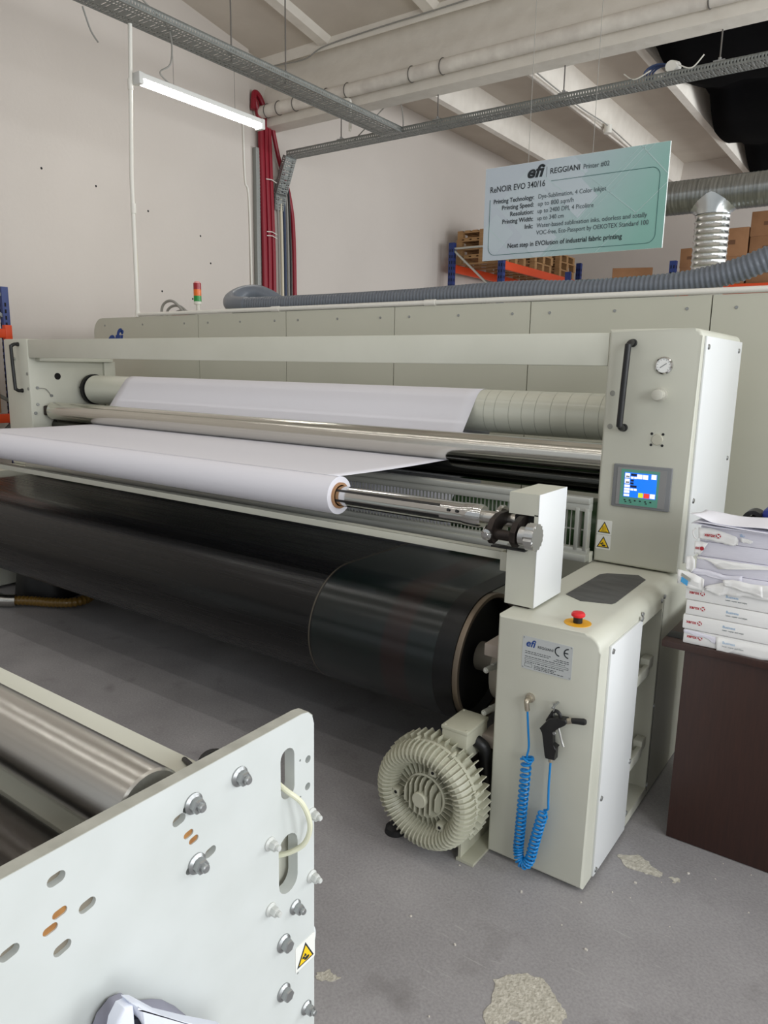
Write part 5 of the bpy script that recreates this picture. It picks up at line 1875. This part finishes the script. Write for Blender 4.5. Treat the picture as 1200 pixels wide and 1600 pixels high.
def hexnut(y, z, rad, m, name='flange_bolt', shank=True):
    bm = B()
    x = WX
    lathe(bm, (x, y, z), (1, 0, 0), [(0, 0), (0, rad * 1.25), (.0022, rad * 1.25), (.005, rad * .9), (.005, 0)], 28)
    lathe(bm, (x + .004, y, z), (1, 0, 0), [(0, 0), (0, rad * .92), (.0085, rad * .92), (.0105, rad * .8), (.0105, 0)], 6)
    if shank:
        lathe(bm, (x + .0145, y, z), (1, 0, 0), [(0, 0), (0, rad * .52), (.005, rad * .52), (.0065, rad * .4), (.0065, 0)], 16)
    obj(name, bm, m, wd, sharp=20)


for y, z in ((.645, 1.119), (.564, 1.119), (.566, 1.030)):
    hexnut(y, z, .0115, ZINC)
for y, z in ((.795, .982), (.702, .982), (.795, .871), (.702, .871)):
    hexnut(y, z, .0085, WNUT)
for y, z in ((.756, .840), (.781, .633)):
    hexnut(y, z, .0095, ZINC)
for y, z in ((.729, .793), (.728, .704)):
    hexnut(y, z, .0115, ZINC, shank=False)
mp = on_side(.756, .717, WX)
st = warning(lambda a, b, d: mp(a, b, d), .047, wd, 'hand'); st['label'] = 'small sticker with yellow warning triangle'
bm = B(); lathe(bm, (WX - .018, .786, .742), (1, 0, 0), [(0, 0), (0, .034), (.006, .034), (.006, 0)], 36); obj('round_tab', bm, mat('tab_white', (222, 226, 226), .4), wd)
bm = B(); tube(bm, smooth_path([(WX - .03, .735, 1.065), (WX - .002, .738, 1.052), (WX + .02, .752, 1.03), (WX + .026, .763, .99), (WX + .015, .762, .955), (WX - .005, .748, .938), (WX - .03, .73, .93)], 8), .0042, 10); obj('pale_tube', bm, CLEARH, wd)
# bars, rollers, handwheel
bm = B(); box(bm, -4.2, WX - .021, .600, .664, 1.070, 1.094, .002); obj('cross_bar', bm, PAINT, wd)
bm = B(); box(bm, -4.2, WX - .021, .487, .53, 1.02, 1.045, .002); obj('cross_bar', bm, PAINT, wd)


def wroller(y, z, r, m):
    bm = B(); lathe(bm, (-4.1, y, z), (1, 0, 0), [(0, 0), (0, r), (4.1 - .739, r), (4.1 - .736, r - .003), (4.1 - .736, 0)], 72)
    o = obj('steel_roller', bm, m, wd)
    bm = B(); cyl(bm, (-.74, y, z), (WX - .019, y, z), .018, 20); obj('roller_journal', bm, STEEL2, o)


wroller(.527, 1.117, .0512, STEEL2)
wroller(.41, 1.035, .063, mat('dark_roller', (84, 80, 76), .3, 1.0, rgb2=(66, 63, 60), scale=4, stretch=(.4, 40, 40)))
bm = B(); lathe(bm, (-.815, .69, 1.072), (.8, -.35, .45), [(0, 0), (0, .008), (.02, .008), (.02, .022), (.024, .026), (.034, .026), (.038, .022), (.034, .012), (.034, 0)], 20); obj('handwheel', bm, BLACK, wd)
bm = B(); tube(bm, smooth_path([(-.83, .655, 1.095), (-.79, .64, 1.10), (-.74, .62, 1.09), (-.722, .61, 1.07)], 6), .004, 8); obj('black_lead', bm, BLACK, wd)
bm = B(); box(bm, -4.24, -4.2, -.15, .802, 0, 1.156, .002); obj('side_plate', bm, PLATE, wd)
for y in (-.1, .68):
    bm = B(); box(bm, -4.2, WX - .021, y, y + .05, .12, .20, .003); obj('tie_bar', bm, PAINT, wd)

# cloth hanging at the plate, bottom edge
t = thing('hanging_cloth', 'grey and white cloth bundled against the white side plate at the bottom edge', 'cloth', (-.66, .39, .75))


def blob(name, pts, rad, m):
    bm = B(); tube(bm, smooth_path(pts, 8), rad, 14)
    obj(name, bm, m, t, sharp=60)


bm = B()
n = 30
sec = [(.352, .60), (.352, .90), (.366, .952), (.380, .976), (.396, .984), (.410, .980), (.43, .955), (.455, .940), (.472, .928), (.492, .905), (.52, .862), (.55, .80), (.55, .60)]
prof = [(y * 1.06, 1.68 - (1.68 - z) * 1.07) for y, z in sec[1:12]]
bm.clear()
V = []
for i in range(41):
    u = i / 40
    q = u * (len(prof) - 1)
    k = min(int(q), len(prof) - 2)
    f = q - k
    y0 = prof[k][0] + (prof[k + 1][0] - prof[k][0]) * f
    z0 = prof[k][1] + (prof[k + 1][1] - prof[k][1]) * f
    row = []
    for j in range(25):
        v = j / 24
        z = z0 + (.42 + .012 * math.sin(9 * u) - z0) * v
        y = y0 + (u - .5) * .03 * v + .006 * math.sin(20 * v + 5 * u)
        x = -.694 + .040 * math.sin(PI * u) ** .6 * (1 - (1 - min(1, v * 5)) ** 2) * (1 - .35 * v) + .010 * math.sin(17 * u + 2 * v) * min(1, v * 2)
        row.append(bm.verts.new((max(x, -.6945), y, z)))
    V.append(row)
for ra, rb in zip(V, V[1:]):
    for j in range(24):
        bm.faces.new((ra[j], ra[j + 1], rb[j + 1], rb[j]))
g = obj('grey_fold', bm, CLOTHG, t, sharp=80)
sm = g.modifiers.new('cloth', 'SOLIDIFY'); sm.thickness = .004
ck = lambda q: [(y * 1.012, 1.68 - (1.68 - z) * 1.018) for y, z in q]
bm = B()
prism(bm, ck([(.386, .84), (.386, .95), (.392, .972), (.402, .983), (.414, .979), (.412, .95), (.408, .85)][::-1]), 'x', -.634, -.652, bev=.005)
prism(bm, ck([(.410, .984), (.420, .976), (.45, .935), (.49, .893), (.545, .838), (.555, .80), (.545, .77), (.50, .80), (.45, .86), (.424, .945)][::-1]), 'x', -.632, -.654, bev=.006)
obj('white_band', bm, CLOTHW, t)
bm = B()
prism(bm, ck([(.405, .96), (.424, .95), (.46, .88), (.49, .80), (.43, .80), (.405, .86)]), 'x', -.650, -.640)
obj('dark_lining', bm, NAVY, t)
